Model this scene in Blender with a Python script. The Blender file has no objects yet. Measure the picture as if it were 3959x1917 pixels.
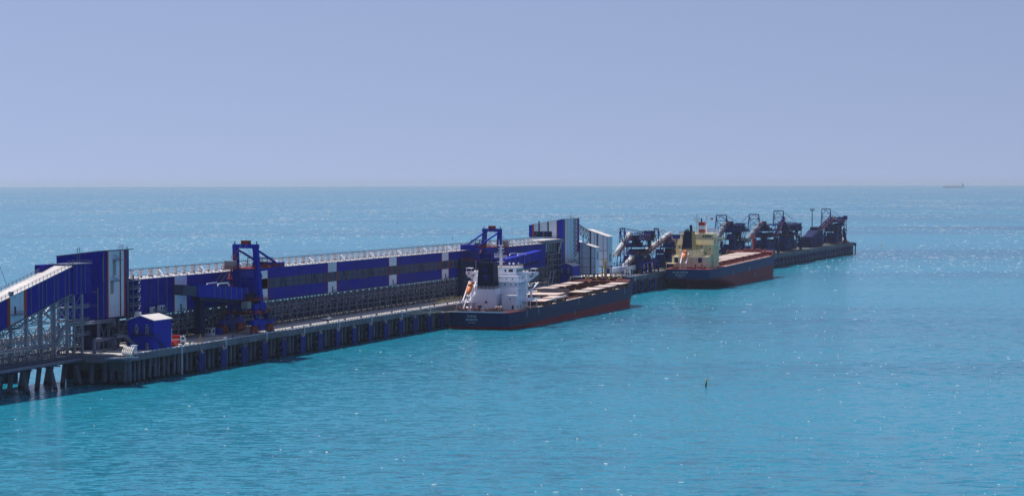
import bpy, math, random
from mathutils import Vector, Matrix
rnd = random.Random(7)
scene = bpy.context.scene
# ------------------------------------------------------------------ camera
CAM_H = 66.0
cam_d = bpy.data.cameras.new("camera")
cam = bpy.data.objects.new("camera", cam_d)
scene.collection.objects.link(cam)
cam_d.sensor_width = 36.0
cam_d.lens = 36.0 * 9150 / 3959
cam_d.clip_start = 1.0
cam_d.clip_end = 120000
cam.matrix_world = (Matrix.Translation((0, 0, CAM_H)) @
                    Matrix.Rotation(math.radians(90) - math.atan(256.5 / 9150), 4, 'X') @
                    Matrix.Rotation(math.radians(-0.086), 4, 'Z'))
scene.camera = cam
scene.render.resolution_x, scene.render.resolution_y = 1024, 495
# ------------------------------------------------------------------ the pier's axes: s along the quay, t towards the open water
TH = math.atan(2870 / 9150)
ORG = (-112.1, 808.4)
def W(s, t, z=0.0):
    return Vector((ORG[0] + s * math.sin(TH) + t * math.cos(TH), ORG[1] + s * math.cos(TH) - t * math.sin(TH), z))
ROT = math.pi / 2 - TH          # a thing's local x runs along the quay
# ------------------------------------------------------------------ light
sd = Vector((0.20, -0.385, 0.89)).normalized()          # towards the sun in (s, t, z)
sun_dir = (W(sd.x, sd.y, sd.z) - W(0, 0, 0)).normalized()
elev = math.asin(sun_dir.z)
azim = math.atan2(sun_dir.x, sun_dir.y)                 # clockwise from +Y
world = bpy.data.worlds.new("World"); scene.world = world
world.use_nodes = True
wn = world.node_tree; wn.nodes.clear()
sky = wn.nodes.new("ShaderNodeTexSky"); sky.sky_type = 'NISHITA'; sky.sun_disc = False
sky.sun_elevation = elev; sky.sun_rotation = azim
sky.altitude = 0; sky.air_density = 1.0; sky.dust_density = 0.2; sky.ozone_density = 6.0
bg = wn.nodes.new("ShaderNodeBackground"); bg.inputs[1].default_value = 0.113
wo = wn.nodes.new("ShaderNodeOutputWorld")
tint = wn.nodes.new("ShaderNodeMix"); tint.data_type = 'RGBA'; tint.blend_type = 'MULTIPLY'
tint.inputs[0].default_value = 1.0; tint.inputs[7].default_value = (1.62, 1.14, 0.985, 1)
wn.links.new(sky.outputs[0], tint.inputs[6]); wn.links.new(tint.outputs[2], bg.inputs[0])
tc = wn.nodes.new("ShaderNodeTexCoord"); va = wn.nodes.new("ShaderNodeVectorMath"); va.operation = 'ADD'; va.inputs[1].default_value = (0, 0, 0.23)
wn.links.new(tc.outputs['Generated'], va.inputs[0]); wn.links.new(va.outputs[0], sky.inputs[0])
wn.links.new(bg.outputs[0], wo.inputs[0])
sl = bpy.data.lights.new("sun", 'SUN'); sl.energy = 5.0; sl.angle = math.radians(0.5); sl.color = (1.0, 0.95, 0.88)
so = bpy.data.objects.new("sun", sl); scene.collection.objects.link(so)
so.location = (0, 0, 300)
so.rotation_euler = (-sun_dir).to_track_quat('-Z', 'Y').to_euler()
vs = scene.view_settings
vs.view_transform = 'Standard'; vs.look = 'None'; vs.exposure = 0.0; vs.gamma = 1.0; vs.use_curve_mapping = False
# ------------------------------------------------------------------ sea
def nodes_of(name):
    m = bpy.data.materials.new(name); m.use_nodes = True
    nt = m.node_tree; nt.nodes.clear()
    return m, nt
def mk_sea_material():
    m, nt = nodes_of("sea_water"); N = nt.nodes; L = nt.links
    out = N.new("ShaderNodeOutputMaterial"); p = N.new("ShaderNodeBsdfPrincipled")
    geo = N.new("ShaderNodeNewGeometry")
    def noise(scale, det, rough, sx, sy, rot=0.0):
        mp = N.new("ShaderNodeMapping"); mp.inputs['Scale'].default_value = (sx, sy, 1); mp.inputs['Rotation'].default_value = (0, 0, rot)
        L.new(geo.outputs['Position'], mp.inputs[0])
        n = N.new("ShaderNodeTexNoise"); n.inputs['Scale'].default_value = scale; n.inputs['Detail'].default_value = det; n.inputs['Roughness'].default_value = rough
        L.new(mp.outputs[0], n.inputs['Vector']); return n
    # chop and swell; crests run roughly across the view
    chop = noise(0.42, 4, 0.6, 0.6, 1.0, 0.15)
    swell = noise(0.05, 3, 0.5, 0.5, 1.0, 0.2)
    # wave slopes straight from noise vectors, so facets stay crisp however far off they lie
    def vm(op, a, b_):
        n = N.new("ShaderNodeVectorMath"); n.operation = op
        for i, x in enumerate((a, b_)):
            if isinstance(x, tuple): n.inputs[i].default_value = x
            elif x is not None: L.new(x, n.inputs[i])
        return n.outputs[0]
    slope = vm('MULTIPLY', vm('SUBTRACT', chop.outputs['Color'], (0.5, 0.5, 0.5)), (0.7, 0.95, 0.0))
    slope2 = vm('MULTIPLY', vm('SUBTRACT', swell.outputs['Color'], (0.5, 0.5, 0.5)), (0.08, 0.13, 0.0))
    ripple = noise(1.5, 2, 0.6, 0.7, 1.0, 0.3)
    slope3 = vm('MULTIPLY', vm('SUBTRACT', ripple.outputs['Color'], (0.5, 0.5, 0.5)), (0.45, 0.55, 0.0))
    nrm = vm('NORMALIZE', vm('ADD', vm('ADD', slope, vm('ADD', slope2, slope3)), (0.0, 0.0, 1.0)), None)
    L.new(nrm, p.inputs['Normal'])
    # turbid and clear patches, drifting silt; fine noise paints ripples' light and dark
    patch = noise(0.0026, 5, 0.6, 0.16, 1.0, 0.08)
    fine = noise(0.2, 6, 0.72, 0.45, 1.0, 0.1)
    mixf = N.new("ShaderNodeMath"); mixf.operation = 'MULTIPLY_ADD'; mixf.inputs[1].default_value = 0.95; L.new(fine.outputs[0], mixf.inputs[0]); L.new(patch.outputs[0], mixf.inputs[2])
    r = N.new("ShaderNodeValToRGB"); r.color_ramp.elements[0].position = 0.70; r.color_ramp.elements[0].color = (0.002, 0.055, 0.128, 1)
    r.color_ramp.elements[1].position = 0.98; r.color_ramp.elements[1].color = (0.010, 0.210, 0.315, 1)
    L.new(mixf.outputs[0], r.inputs[0]); L.new(r.outputs[0], p.inputs['Base Color'])
    p.inputs['Roughness'].default_value = 0.18; p.inputs['IOR'].default_value = 1.333; p.inputs['Specular IOR Level'].default_value = 0.25
    L.new(p.outputs[0], out.inputs[0])
    return m
def mk_sea():
    SEA = 34000.0
    rings = [0, 300, 600, 1000, 1600, 2500, 4000, 7000, 12000, 20000, SEA]
    nseg = 96; v = [(0, 0, 0)]; f = []
    for r in rings[1:]:
        for k in range(nseg):
            a = 2 * math.pi * k / nseg; v.append((r * math.cos(a), r * math.sin(a), 0))
    for k in range(nseg): f.append((0, 1 + k, 1 + (k + 1) % nseg))
    for i in range(len(rings) - 2):
        for k in range(nseg):
            a = 1 + i * nseg + k; b_ = 1 + i * nseg + (k + 1) % nseg
            f.append((a, a + nseg, b_ + nseg, b_))
    me = bpy.data.meshes.new("sea"); me.from_pydata(v, [], f); me.materials.append(mk_sea_material())
    o = bpy.data.objects.new("sea", me); scene.collection.objects.link(o)
    o["kind"] = "structure"; o["label"] = "choppy turquoise sea reaching to the horizon"; o["category"] = "sea"
mk_sea()
def mk_haze():
    m, nt = nodes_of("haze_air"); out = nt.nodes.new("ShaderNodeOutputMaterial"); pv = nt.nodes.new("ShaderNodeVolumePrincipled")
    pv.inputs['Color'].default_value = (0.68, 0.84, 1.0, 1); pv.inputs['Density'].default_value = HAZE_D; pv.inputs['Anisotropy'].default_value = 0.3
    nt.links.new(pv.outputs[0], out.inputs['Volume'])
    R_ = 34500.0; z0, z1 = -1.5, 80.0
    v = [(x, y, z) for z in (z0, z1) for x, y in ((-R_, -R_), (R_, -R_), (R_, R_), (-R_, R_))]
    f = [(3, 2, 1, 0), (4, 5, 6, 7), (0, 1, 5, 4), (1, 2, 6, 5), (2, 3, 7, 6), (3, 0, 4, 7)]
    me = bpy.data.meshes.new("haze"); me.from_pydata(v, [], f); me.materials.append(m)
    o = bpy.data.objects.new("haze", me); scene.collection.objects.link(o)
    o["kind"] = "stuff"; o["label"] = "pale blue sea haze filling the air over the water"; o["category"] = "haze"
# ------------------------------------------------------------------ helpers
COL = scene.collection.objects
class MB:
    """collects geometry in (s, t, z); t is mirrored into Blender's y when the mesh is made"""
    def __init__(self): self.v = []; self.f = []
    def add(self, vs, fs):
        n = len(self.v); self.v += [tuple(p) for p in vs]; self.f += [tuple(i + n for i in q) for q in fs]; return self
    def hexa(self, p):
        return self.add(p, [(0, 3, 2, 1), (4, 5, 6, 7), (0, 1, 5, 4), (1, 2, 6, 5), (2, 3, 7, 6), (3, 0, 4, 7)])
    def box(self, x0, x1, y0, y1, z0, z1):
        return self.hexa([(x0, y0, z0), (x1, y0, z0), (x1, y1, z0), (x0, y1, z0), (x0, y0, z1), (x1, y0, z1), (x1, y1, z1), (x0, y1, z1)])
    def beam(self, p, q, w=0.3, h=None):
        h = h or w; p = Vector(p); q = Vector(q); d = (q - p)
        if d.length < 1e-6: return self
        d.normalize(); up = Vector((0, 0, 1)) if abs(d.z) < 0.95 else Vector((1, 0, 0))
        a = d.cross(up).normalized() * (w / 2); b = a.cross(d).normalized() * (h / 2)
        return self.hexa([p - a - b, p + a - b, p + a + b, p - a + b, q - a - b, q + a - b, q + a + b, q - a + b])
    def tube(self, p, q, r, n=8, r2=None):
        r2 = r if r2 is None else r2; p = Vector(p); q = Vector(q); d = (q - p).normalized()
        up = Vector((0, 0, 1)) if abs(d.z) < 0.95 else Vector((1, 0, 0))
        a = d.cross(up).normalized(); b = a.cross(d).normalized(); vs = []
        for c, rr in ((p, r), (q, r2)):
            for k in range(n):
                g = 2 * math.pi * k / n; vs.append(c + a * (math.cos(g) * rr) + b * (math.sin(g) * rr))
        fs = [(k, (k + 1) % n, n + (k + 1) % n, n + k) for k in range(n)] + [tuple(range(n))[::-1], tuple(range(n, 2 * n))]
        return self.add(vs, fs)
    def path(self, pts, r, n=8):
        for a, b in zip(pts, pts[1:]): self.tube(a, b, r, n)
        for c in pts[1:-1]: self.ball(c, r * 1.02, n)
        return self
    def ball(self, c, r, n=8, sz=1.0):
        m = max(3, n // 2); vs = [(c[0], c[1], c[2] + r * sz)]; fs = []
        for i in range(1, m):
            a = math.pi * i / m
            for k in range(n):
                g = 2 * math.pi * k / n
                vs.append((c[0] + r * math.sin(a) * math.cos(g), c[1] + r * math.sin(a) * math.sin(g), c[2] + r * sz * math.cos(a)))
        vs.append((c[0], c[1], c[2] - r * sz)); last = len(vs) - 1
        for k in range(n): fs.append((0, 1 + k, 1 + (k + 1) % n)); fs.append((last, last - n + (k + 1) % n, last - n + k))
        for i in range(m - 2):
            for k in range(n):
                a = 1 + i * n + k; b = 1 + i * n + (k + 1) % n; fs.append((a, a + n, b + n, b))
        return self.add(vs, fs)
    def prism(self, poly, y0, y1):            # poly in (s, z), extruded along t
        n = len(poly); vs = [(x, y0, z) for x, z in poly] + [(x, y1, z) for x, z in poly]
        return self.add(vs, [tuple(range(n)), tuple(range(2 * n - 1, n - 1, -1))] + [(k, n + k, n + (k + 1) % n, (k + 1) % n) for k in range(n)])
    def prism_t(self, poly, x0, x1):          # poly in (t, z), extruded along s
        n = len(poly); vs = [(x0, y, z) for y, z in poly] + [(x1, y, z) for y, z in poly]
        return self.add(vs, [tuple(range(n)), tuple(range(2 * n - 1, n - 1, -1))] + [(k, n + k, n + (k + 1) % n, (k + 1) % n) for k in range(n)])
    def rail(self, p, q, n, h=1.1, w=0.08):   # handrail: posts, top and middle bar
        p = Vector(p); q = Vector(q)
        for k in range(n + 1):
            a = p.lerp(q, k / n); self.beam(a, a + Vector((0, 0, h)), w)
        for zz in (h, h * 0.55): self.beam(p + Vector((0, 0, zz)), q + Vector((0, 0, zz)), w)
        return self
    def xbrace(self, a, b, c, d, w=0.25):     # a-b lower ends, c-d upper ends
        return self.beam(a, d, w).beam(b, c, w)
    def mesh(self, name, mat, smooth=False):
        me = bpy.data.meshes.new(name)
        me.from_pydata([(x, -y, z) for x, y, z in self.v], [], [q[::-1] for q in self.f])
        me.materials.append(mat)
        if smooth: me.polygons.foreach_set("use_smooth", [True] * len(me.polygons))
        return me
def thing(name, label, cat, s, t, z=0.0, rz=0.0, group=None, pitch=0.0):
    o = bpy.data.objects.new(name, None); COL.link(o); o.empty_display_size = 1
    o.matrix_world = Matrix.Translation(W(s, t, z)) @ Matrix.Rotation(ROT - rz, 4, 'Z') @ Matrix.Rotation(-pitch, 4, 'Y')
    o["label"] = label; o["category"] = cat
    if group: o["group"] = group
    return o
def part(name, mb, mat, parent, smooth=False, label=None, kind=None):
    o = bpy.data.objects.new(name, mb if isinstance(mb, bpy.types.Mesh) else mb.mesh(name, mat, smooth))
    COL.link(o); o.parent = parent
    if label: o["label"] = label
    if kind: o["kind"] = kind
    return o
def inst(name, me, parent, s=0, t=0, z=0, rz=0.0):
    o = bpy.data.objects.new(name, me); COL.link(o); o.parent = parent; o.location = (s, -t, z)
    if rz: o.rotation_euler[2] = -rz
    return o
def solo(name, mb, mat, label, cat, s, t, z=0, rz=0, group=None, smooth=False):
    o = bpy.data.objects.new(name, mb.mesh(name, mat, smooth)); COL.link(o)
    o.location = W(s, t, z); o.rotation_euler[2] = ROT - rz
    o["label"] = label; o["category"] = cat
    if group: o["group"] = group
    return o
def copy_tree(o, parent=None):
    c = o.copy(); COL.link(c)
    if parent: c.parent = parent
    for ch in list(o.children): copy_tree(ch, c)
    return c
# ------------------------------------------------------------------ materials
def mat(name, col, rough=0.6, metal=0.0, var=0.18, scale=0.35, dirt=None, dirt_amt=0.0, streak=0.0, spec=0.09, bump=0.0):
    m, nt = nodes_of(name); N = nt.nodes; L = nt.links
    out = N.new("ShaderNodeOutputMaterial"); p = N.new("ShaderNodeBsdfPrincipled"); L.new(p.outputs[0], out.inputs[0])
    p.inputs['Roughness'].default_value = rough; p.inputs['Metallic'].default_value = metal
    p.inputs['Specular IOR Level'].default_value = spec
    g = N.new("ShaderNodeNewGeometry")
    n1 = N.new("ShaderNodeTexNoise"); n1.inputs['Scale'].default_value = scale; n1.inputs['Detail'].default_value = 6; n1.inputs['Roughness'].default_value = 0.62
    L.new(g.outputs['Position'], n1.inputs['Vector'])
    r = N.new("ShaderNodeValToRGB"); e = r.color_ramp.elements
    lo = tuple(c * (1 - var) for c in col); hi = tuple(min(1, c * (1 + var)) for c in col)
    e[0].position = 0.3; e[0].color = (*lo, 1); e[1].position = 0.7; e[1].color = (*hi, 1)
    L.new(n1.outputs[0], r.inputs[0]); c_out = r.outputs[0]
    oi = N.new("ShaderNodeObjectInfo"); mr = N.new("ShaderNodeMapRange"); mr.inputs[3].default_value = 0.90; mr.inputs[4].default_value = 1.08; L.new(oi.outputs['Random'], mr.inputs[0])
    hs = N.new("ShaderNodeHueSaturation"); L.new(mr.outputs[0], hs.inputs['Value']); L.new(c_out, hs.inputs['Color']); c_out = hs.outputs[0]   # sheets faded unevenly
    if dirt is not None:
        mp = N.new("ShaderNodeMapping"); mp.inputs['Scale'].default_value = (0.9, 0.9, 0.09 if streak else 0.9); L.new(g.outputs['Position'], mp.inputs[0])
        n2 = N.new("ShaderNodeTexNoise"); n2.inputs['Scale'].default_value = 0.8 if streak else 0.5; n2.inputs['Detail'].default_value = 5; L.new(mp.outputs[0], n2.inputs['Vector'])
        r2 = N.new("ShaderNodeMapRange"); r2.inputs[1].default_value = 0.48; r2.inputs[2].default_value = 0.75; r2.inputs[4].default_value = dirt_amt
        L.new(n2.outputs[0], r2.inputs[0])
        mx = N.new("ShaderNodeMix"); mx.data_type = 'RGBA'; mx.inputs[7].default_value = (*dirt, 1)
        L.new(r2.outputs[0], mx.inputs[0]); L.new(c_out, mx.inputs[6]); c_out = mx.outputs[2]
    L.new(c_out, p.inputs['Base Color'])
    if bump:
        b = N.new("ShaderNodeBump"); b.inputs['Strength'].default_value = bump; b.inputs['Distance'].default_value = 0.2
        L.new(n1.outputs[0], b.inputs['Height']); L.new(b.outputs[0], p.inputs['Normal'])
    return m
RUST = (0.16, 0.06, 0.03)
M = dict(
    blue=mat("blue_cladding", (0.002, 0.004, 0.27), 0.6, spec=0.08, var=0.14, dirt=(0.02, 0.026, 0.15), dirt_amt=0.55, streak=1),
    blue2=mat("blue_paint", (0.003, 0.016, 0.38), 0.55, spec=0.08, var=0.15, dirt=(0.04, 0.05, 0.2), dirt_amt=0.35, streak=1),
    white=mat("white_cladding", (0.66, 0.69, 0.80), 0.5, var=0.07, dirt=(0.36, 0.35, 0.36), dirt_amt=0.4, streak=1),
    orange=mat("orange_trim", (0.42, 0.05, 0.015), 0.5),
    red=mat("red_oxide_steel", (0.33, 0.035, 0.02), 0.55, dirt=(0.12, 0.03, 0.02), dirt_amt=0.5),
    roof=mat("pale_roof_sheet", (0.62, 0.59, 0.58), 0.55, var=0.08, dirt=(0.42, 0.40, 0.38), dirt_amt=0.4),
    conc=mat("concrete", (0.17, 0.18, 0.215), 0.85, var=0.2, scale=0.25, dirt=(0.085, 0.095, 0.12), dirt_amt=0.6, streak=1, bump=0.3),
    deck=mat("concrete_deck", (0.56, 0.53, 0.49), 0.9, var=0.12, scale=0.15, dirt=(0.38, 0.36, 0.33), dirt_amt=0.6),
    coaldeck=mat("coal_dusted_deck", (0.12, 0.12, 0.125), 0.9, var=0.3, scale=0.1),
    pile=mat("concrete_pile", (0.15, 0.17, 0.225), 0.8, var=0.2, dirt=(0.035, 0.042, 0.065), dirt_amt=0.6, streak=1, bump=0.3),
    steel=mat("galvanised_steel", (0.16, 0.18, 0.26), 0.5, metal=0.1, var=0.15, dirt=(0.16, 0.11, 0.09), dirt_amt=0.35),
    steel_sunlit=mat("sunlit_galvanised_steel", (0.30, 0.32, 0.39), 0.45, metal=0.2, var=0.12, dirt=(0.25, 0.2, 0.18), dirt_amt=0.3),  # paler copy of the steel, sunlight on the lattice put into its colour
    dark=mat("dark_steel", (0.011, 0.015, 0.078), 0.55, var=0.25, dirt=(0.03, 0.022, 0.03), dirt_amt=0.5),
    shade_dark=mat("shade_dark_concrete", (0.02, 0.024, 0.045), 0.8),  # shade below the quay decks put into the colour
    black=mat("black_rubber", (0.012, 0.012, 0.014), 0.7),
    glass=mat("window_glass", (0.02, 0.028, 0.04), 0.12, var=0.1, spec=0.5),
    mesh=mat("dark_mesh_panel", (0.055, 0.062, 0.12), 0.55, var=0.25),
    tubew=mat("white_conveyor_tube", (0.68, 0.66, 0.64), 0.4, var=0.07, dirt=(0.42, 0.38, 0.35), dirt_amt=0.6),
    tubeg=mat("grey_conveyor_tube", (0.26, 0.27, 0.30), 0.45, var=0.12, dirt=(0.14, 0.13, 0.13), dirt_amt=0.5),
    darkblue=mat("coal_dusted_blue_steel", (0.012, 0.022, 0.19), 0.6, var=0.3, dirt=(0.010, 0.010, 0.03), dirt_amt=0.7),
    maroon=mat("coal_dusted_red_steel", (0.17, 0.035, 0.03), 0.6, var=0.3, dirt=(0.05, 0.02, 0.02), dirt_amt=0.6),
    wood=mat("weathered_wood", (0.30, 0.20, 0.12), 0.8),
    yellow=mat("cream_yellow_paint", (0.82, 0.72, 0.48), 0.5, var=0.09, dirt=(0.30, 0.19, 0.10), dirt_amt=0.5, streak=1),
    mast=mat("mast_ochre_paint", (0.55, 0.42, 0.16), 0.5),
    shipwhite=mat("ship_white_paint", (0.88, 0.88, 0.97), 0.45, var=0.04, dirt=(0.6, 0.56, 0.56), dirt_amt=0.25, streak=1),
    navy=mat("funnel_navy_paint", (0.005, 0.008, 0.045), 0.5, var=0.2),
    hatch=mat("hatch_cover_paint", (0.62, 0.50, 0.46), 0.6, var=0.06, dirt=(0.45, 0.34, 0.30), dirt_amt=0.4),
    hatch2=mat("worn_hatch_cover_paint", (0.62, 0.52, 0.47), 0.6, var=0.06, dirt=(0.42, 0.46, 0.24), dirt_amt=0.9),
    reddeck=mat("red_deck_paint", (0.13, 0.035, 0.035), 0.6, var=0.25, dirt=(0.06, 0.025, 0.022), dirt_amt=0.6),
    reddeck2=mat("worn_red_deck_paint", (0.25, 0.065, 0.062), 0.6, var=0.2, dirt=(0.2, 0.06, 0.05), dirt_amt=0.6),
    side=mat("pale_walkway_paint", (0.50, 0.42, 0.40), 0.7, var=0.2, dirt=(0.25, 0.12, 0.1), dirt_amt=0.6),
    boat=mat("orange_lifeboat_grp", (0.85, 0.24, 0.07), 0.35, var=0.06),
    grey=mat("grey_equipment_paint", (0.30, 0.29, 0.28), 0.6),
    vehwhite=mat("white_vehicle_paint", (0.75, 0.75, 0.77), 0.25, var=0.04),
    vehred=mat("red_vehicle_paint", (0.55, 0.03, 0.02), 0.3, var=0.06),
    rope=mat("mooring_rope", (0.42, 0.40, 0.34), 0.9),
    bbeacon=mat("yellow_buoy_paint", (0.65, 0.52, 0.16), 0.5), letter=mat("white_lettering", (0.62, 0.64, 0.68), 0.6, var=0.15))
def wet_band(m, z0, col):              # weed and wet concrete up to the splash line
    nt = m.node_tree; N = nt.nodes; L = nt.links
    p = [n for n in N if n.type == 'BSDF_PRINCIPLED'][0]; src = p.inputs['Base Color'].links[0].from_socket
    g = N.new("ShaderNodeNewGeometry"); sp = N.new("ShaderNodeSeparateXYZ"); L.new(g.outputs['Position'], sp.inputs[0])
    n = N.new("ShaderNodeTexNoise"); n.inputs['Scale'].default_value = 0.9; n.inputs['Detail'].default_value = 4; L.new(g.outputs['Position'], n.inputs['Vector'])
    a = N.new("ShaderNodeMath"); a.operation = 'MULTIPLY_ADD'; a.inputs[1].default_value = 2.2; L.new(n.outputs[0], a.inputs[0]); L.new(sp.outputs[2], a.inputs[2])
    r = N.new("ShaderNodeMapRange"); r.inputs[1].default_value = z0 + 1.1; r.inputs[2].default_value = z0 + 2.0; r.inputs[3].default_value = 0.85; r.inputs[4].default_value = 0.0; L.new(a.outputs[0], r.inputs[0])
    mx = N.new("ShaderNodeMix"); mx.data_type = 'RGBA'; mx.inputs[7].default_value = (*col, 1); L.new(r.outputs[0], mx.inputs[0]); L.new(src, mx.inputs[6]); L.new(mx.outputs[2], p.inputs['Base Color'])
wet_band(M['pile'], 0.5, (0.018, 0.026, 0.022))
def hull_mat(name, top, boot, zline):
    m = mat(name, top, 0.5, spec=0.06, var=0.16, scale=0.12, dirt=(0.02, 0.05, 0.085), dirt_amt=0.35, streak=1)
    nt = m.node_tree; N = nt.nodes; L = nt.links
    p = [n for n in N if n.type == 'BSDF_PRINCIPLED'][0]; src = p.inputs['Base Color'].links[0].from_socket
    tc = N.new("ShaderNodeTexCoord"); sp = N.new("ShaderNodeSeparateXYZ"); L.new(tc.outputs['Object'], sp.inputs[0])
    gt = N.new("ShaderNodeMath"); gt.operation = 'LESS_THAN'; gt.inputs[1].default_value = zline; L.new(sp.outputs[2], gt.inputs[0])
    n = N.new("ShaderNodeTexNoise"); n.inputs['Scale'].default_value = 0.22; n.inputs['Detail'].default_value = 6
    r = N.new("ShaderNodeValToRGB"); r.color_ramp.elements[0].position = 0.35; r.color_ramp.elements[1].position = 0.7
    r.color_ramp.elements[0].color = (*[c * 0.6 for c in boot], 1); r.color_ramp.elements[1].color = (*boot, 1); L.new(n.outputs[0], r.inputs[0])
    mx = N.new("ShaderNodeMix"); mx.data_type = 'RGBA'; L.new(gt.outputs[0], mx.inputs[0]); L.new(src, mx.inputs[6]); L.new(r.outputs[0], mx.inputs[7])
    L.new(mx.outputs[2], p.inputs['Base Color']); return m
def text_mesh(txt, size, mat_, place, extrude=0.0):
    cu = bpy.data.curves.new("lettering", 'FONT'); cu.body = txt; cu.size = size; cu.align_x = 'CENTER'; cu.offset = 0.012 * size
    ob = bpy.data.objects.new("lettering", cu); COL.link(ob)
    dg = bpy.context.evaluated_depsgraph_get(); me = bpy.data.meshes.new_from_object(ob.evaluated_get(dg))
    mb = MB(); mb.v = [place(v.co.x, v.co.y) for v in me.vertices]; mb.f = [tuple(p.vertices) for p in me.polygons]
    bpy.data.objects.remove(ob); bpy.data.curves.remove(cu); bpy.data.meshes.remove(me)
    return mb
# ------------------------------------------------------------------ quays
BAY = 18.2
def mk_quay():
    q = thing("loading_quay", "long concrete loading quay with blue fender panels and round piles under the blue conveyor gallery", "quay", -45, 0, 0)
    # local s = absolute s + 45
    dk = MB().box(0, BAY - 0.03, -34, -0.02, 9.2, 10.0).mesh("deck_panel", M['deck'])
    fa = MB().box(0, BAY / 2 - 0.05, -1.25, 0.14, 7.7, 9.18).box(0.0, BAY / 2 - 0.05, 0.0, 0.14, 9.18, 9.94).mesh("edge_beam", M['conc'])
    cap = MB().box(0, 6.6, -7.5, -2.5, 4.5, 7.68).box(0, 7.4, -20, -13, 4.5, 9.0).mesh("pile_cap", M['conc'])
    pile = MB().tube((0, 0, -3), (0, 0, 7.69), 0.62, 12).mesh("pile", M['pile'], True)
    pile_r = MB().tube((0, 0, 7.0), (1.6, 1.4, -3), 0.72, 12).mesh("raked_pile", M['pile'], True)
    back = MB().tube((0, 0, -3), (0, 0, 9), 0.75, 8).mesh("rear_pile", M['pile'], True)
    fpan = MB().box(0, 4.4, 1.5, 2.0, 0.7, 7.0).box(4.25, 4.45, 1.45, 2.06, 0.7, 7.0).mesh("fender_panel", M['darkblue'])
    frub = MB().tube((2.2, 0.2, 5.2), (2.2, 1.5, 5.2), 1.0, 10).tube((2.2, 0.2, 2.6), (2.2, 1.5, 2.6), 0.7, 10).mesh("fender_rubber", M['black'])
    farm = MB().beam((0, 0.1, 8.6), (2.0, 2.2, 7.2), 0.16).beam((4.4, 0.1, 8.6), (2.2, 2.2, 7.2), 0.16).beam((0.4, 1.9, 7.15), (4.2, 1.9, 7.15), 0.2).ball((2.2, 1.9, 6.9), 0.45, 6).mesh("fender_chain", M['steel'])
    guide = MB().beam((-0.35, 0.6, 0.5), (-0.35, 0.6, 10.4), 0.11).beam((0.35, 0.6, 0.5), (0.35, 0.6, 10.4), 0.11).box(-0.5, 0.5, 0.0, 0.5, 10.2, 10.9).mesh("ladder", M['shipwhite'])
    bol = MB().tube((0, -0.9, 10), (0, -0.9, 10.7), 0.35, 10, 0.28).box(-0.7, 0.7, -1.3, -0.5, 9.98, 10.08).box(-0.55, 0.55, -1.2, -0.6, 10.7, 11.1).mesh("bollard", M['steel'])
    kerb = MB()
    n = 38
    for k in range(n):
        x = k * BAY
        inst("deck_panel", dk, q, x)
        for h in (0, 1): inst("edge_beam", fa, q, x + h * BAY / 2)
        c = x + 5.0
        inst("pile_cap", cap, q, c - 1.2 + 45 - 45)
        
        for dx in (0, 3.4, 6.4, 9.8, 13.4): inst("pile", pile, q, c - 1.2 + dx + rnd.uniform(-.25, .25), -1.7 + rnd.uniform(-.15, .15))
        inst("raked_pile", pile_r, q, c + 5.4, -3.6) if k % 1 == 0 else None
        if k > 2:
            for tt in (-8.5, -13, -18, -23, -28, -32): inst("rear_pile", back, q, c + 2.5 + (tt % 5), tt)
        if k >= 2 and x - 45 < 635:
            inst("fender_panel", fpan, q, x + 16.4); inst("fender_rubber", frub, q, x + 16.4); inst("fender_chain", farm, q, x + 16.4)
            inst("bollard", bol, q, x + 14.8)
        if k % 2 == 0 and k > 0: inst("ladder", guide, q, x + 5.4)
    # kerb rail and cable slots along the edge
    rb = MB().box(0, 2.2, -0.45, -0.15, 10.0, 10.28).mesh("kerb_block", M['white'])
    for k in range(int(n * BAY / 3.4)):
        if k < 300: inst("kerb_block", rb, q, 1 + k * 3.4)
    part("crane_rail", MB().box(4, n * BAY, -2.75, -2.55, 10.005, 10.15).box(4, n * BAY, -14.6, -14.4, 10.005, 10.15), M['dark'], q)
    # cable trough beside the seaward rail, with stubby posts casting ticks on the pale deck
    rp = MB().beam((0, -1.7, 10), (0, -1.7, 10.75), 0.12).mesh("rail_post", M['steel'])
    for k in range(int((n * BAY - 60) / 2.6)): 
        if k < 240: inst("rail_post", rp, q, 62 + k * 2.6)
    part("hand_rail", MB().beam((62, -1.7, 10.72), (62 + 239 * 2.6, -1.7, 10.72), 0.05), M['steel'], q)
    part("end_wall", MB().box(-0.4, 0.0, -34, 0, 7.7, 9.98), M['conc'], q)
    sk = MB().box(0, BAY - .04, -31, -30.4, -1.5, 9.15).mesh("added_shade_wall", M['shade_dark'])  # made-up wall under the open deck, darkens the gaps between piles
    for k in range(1, n): inst("added_shade_wall", sk, q, k * BAY)
mk_quay()
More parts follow.
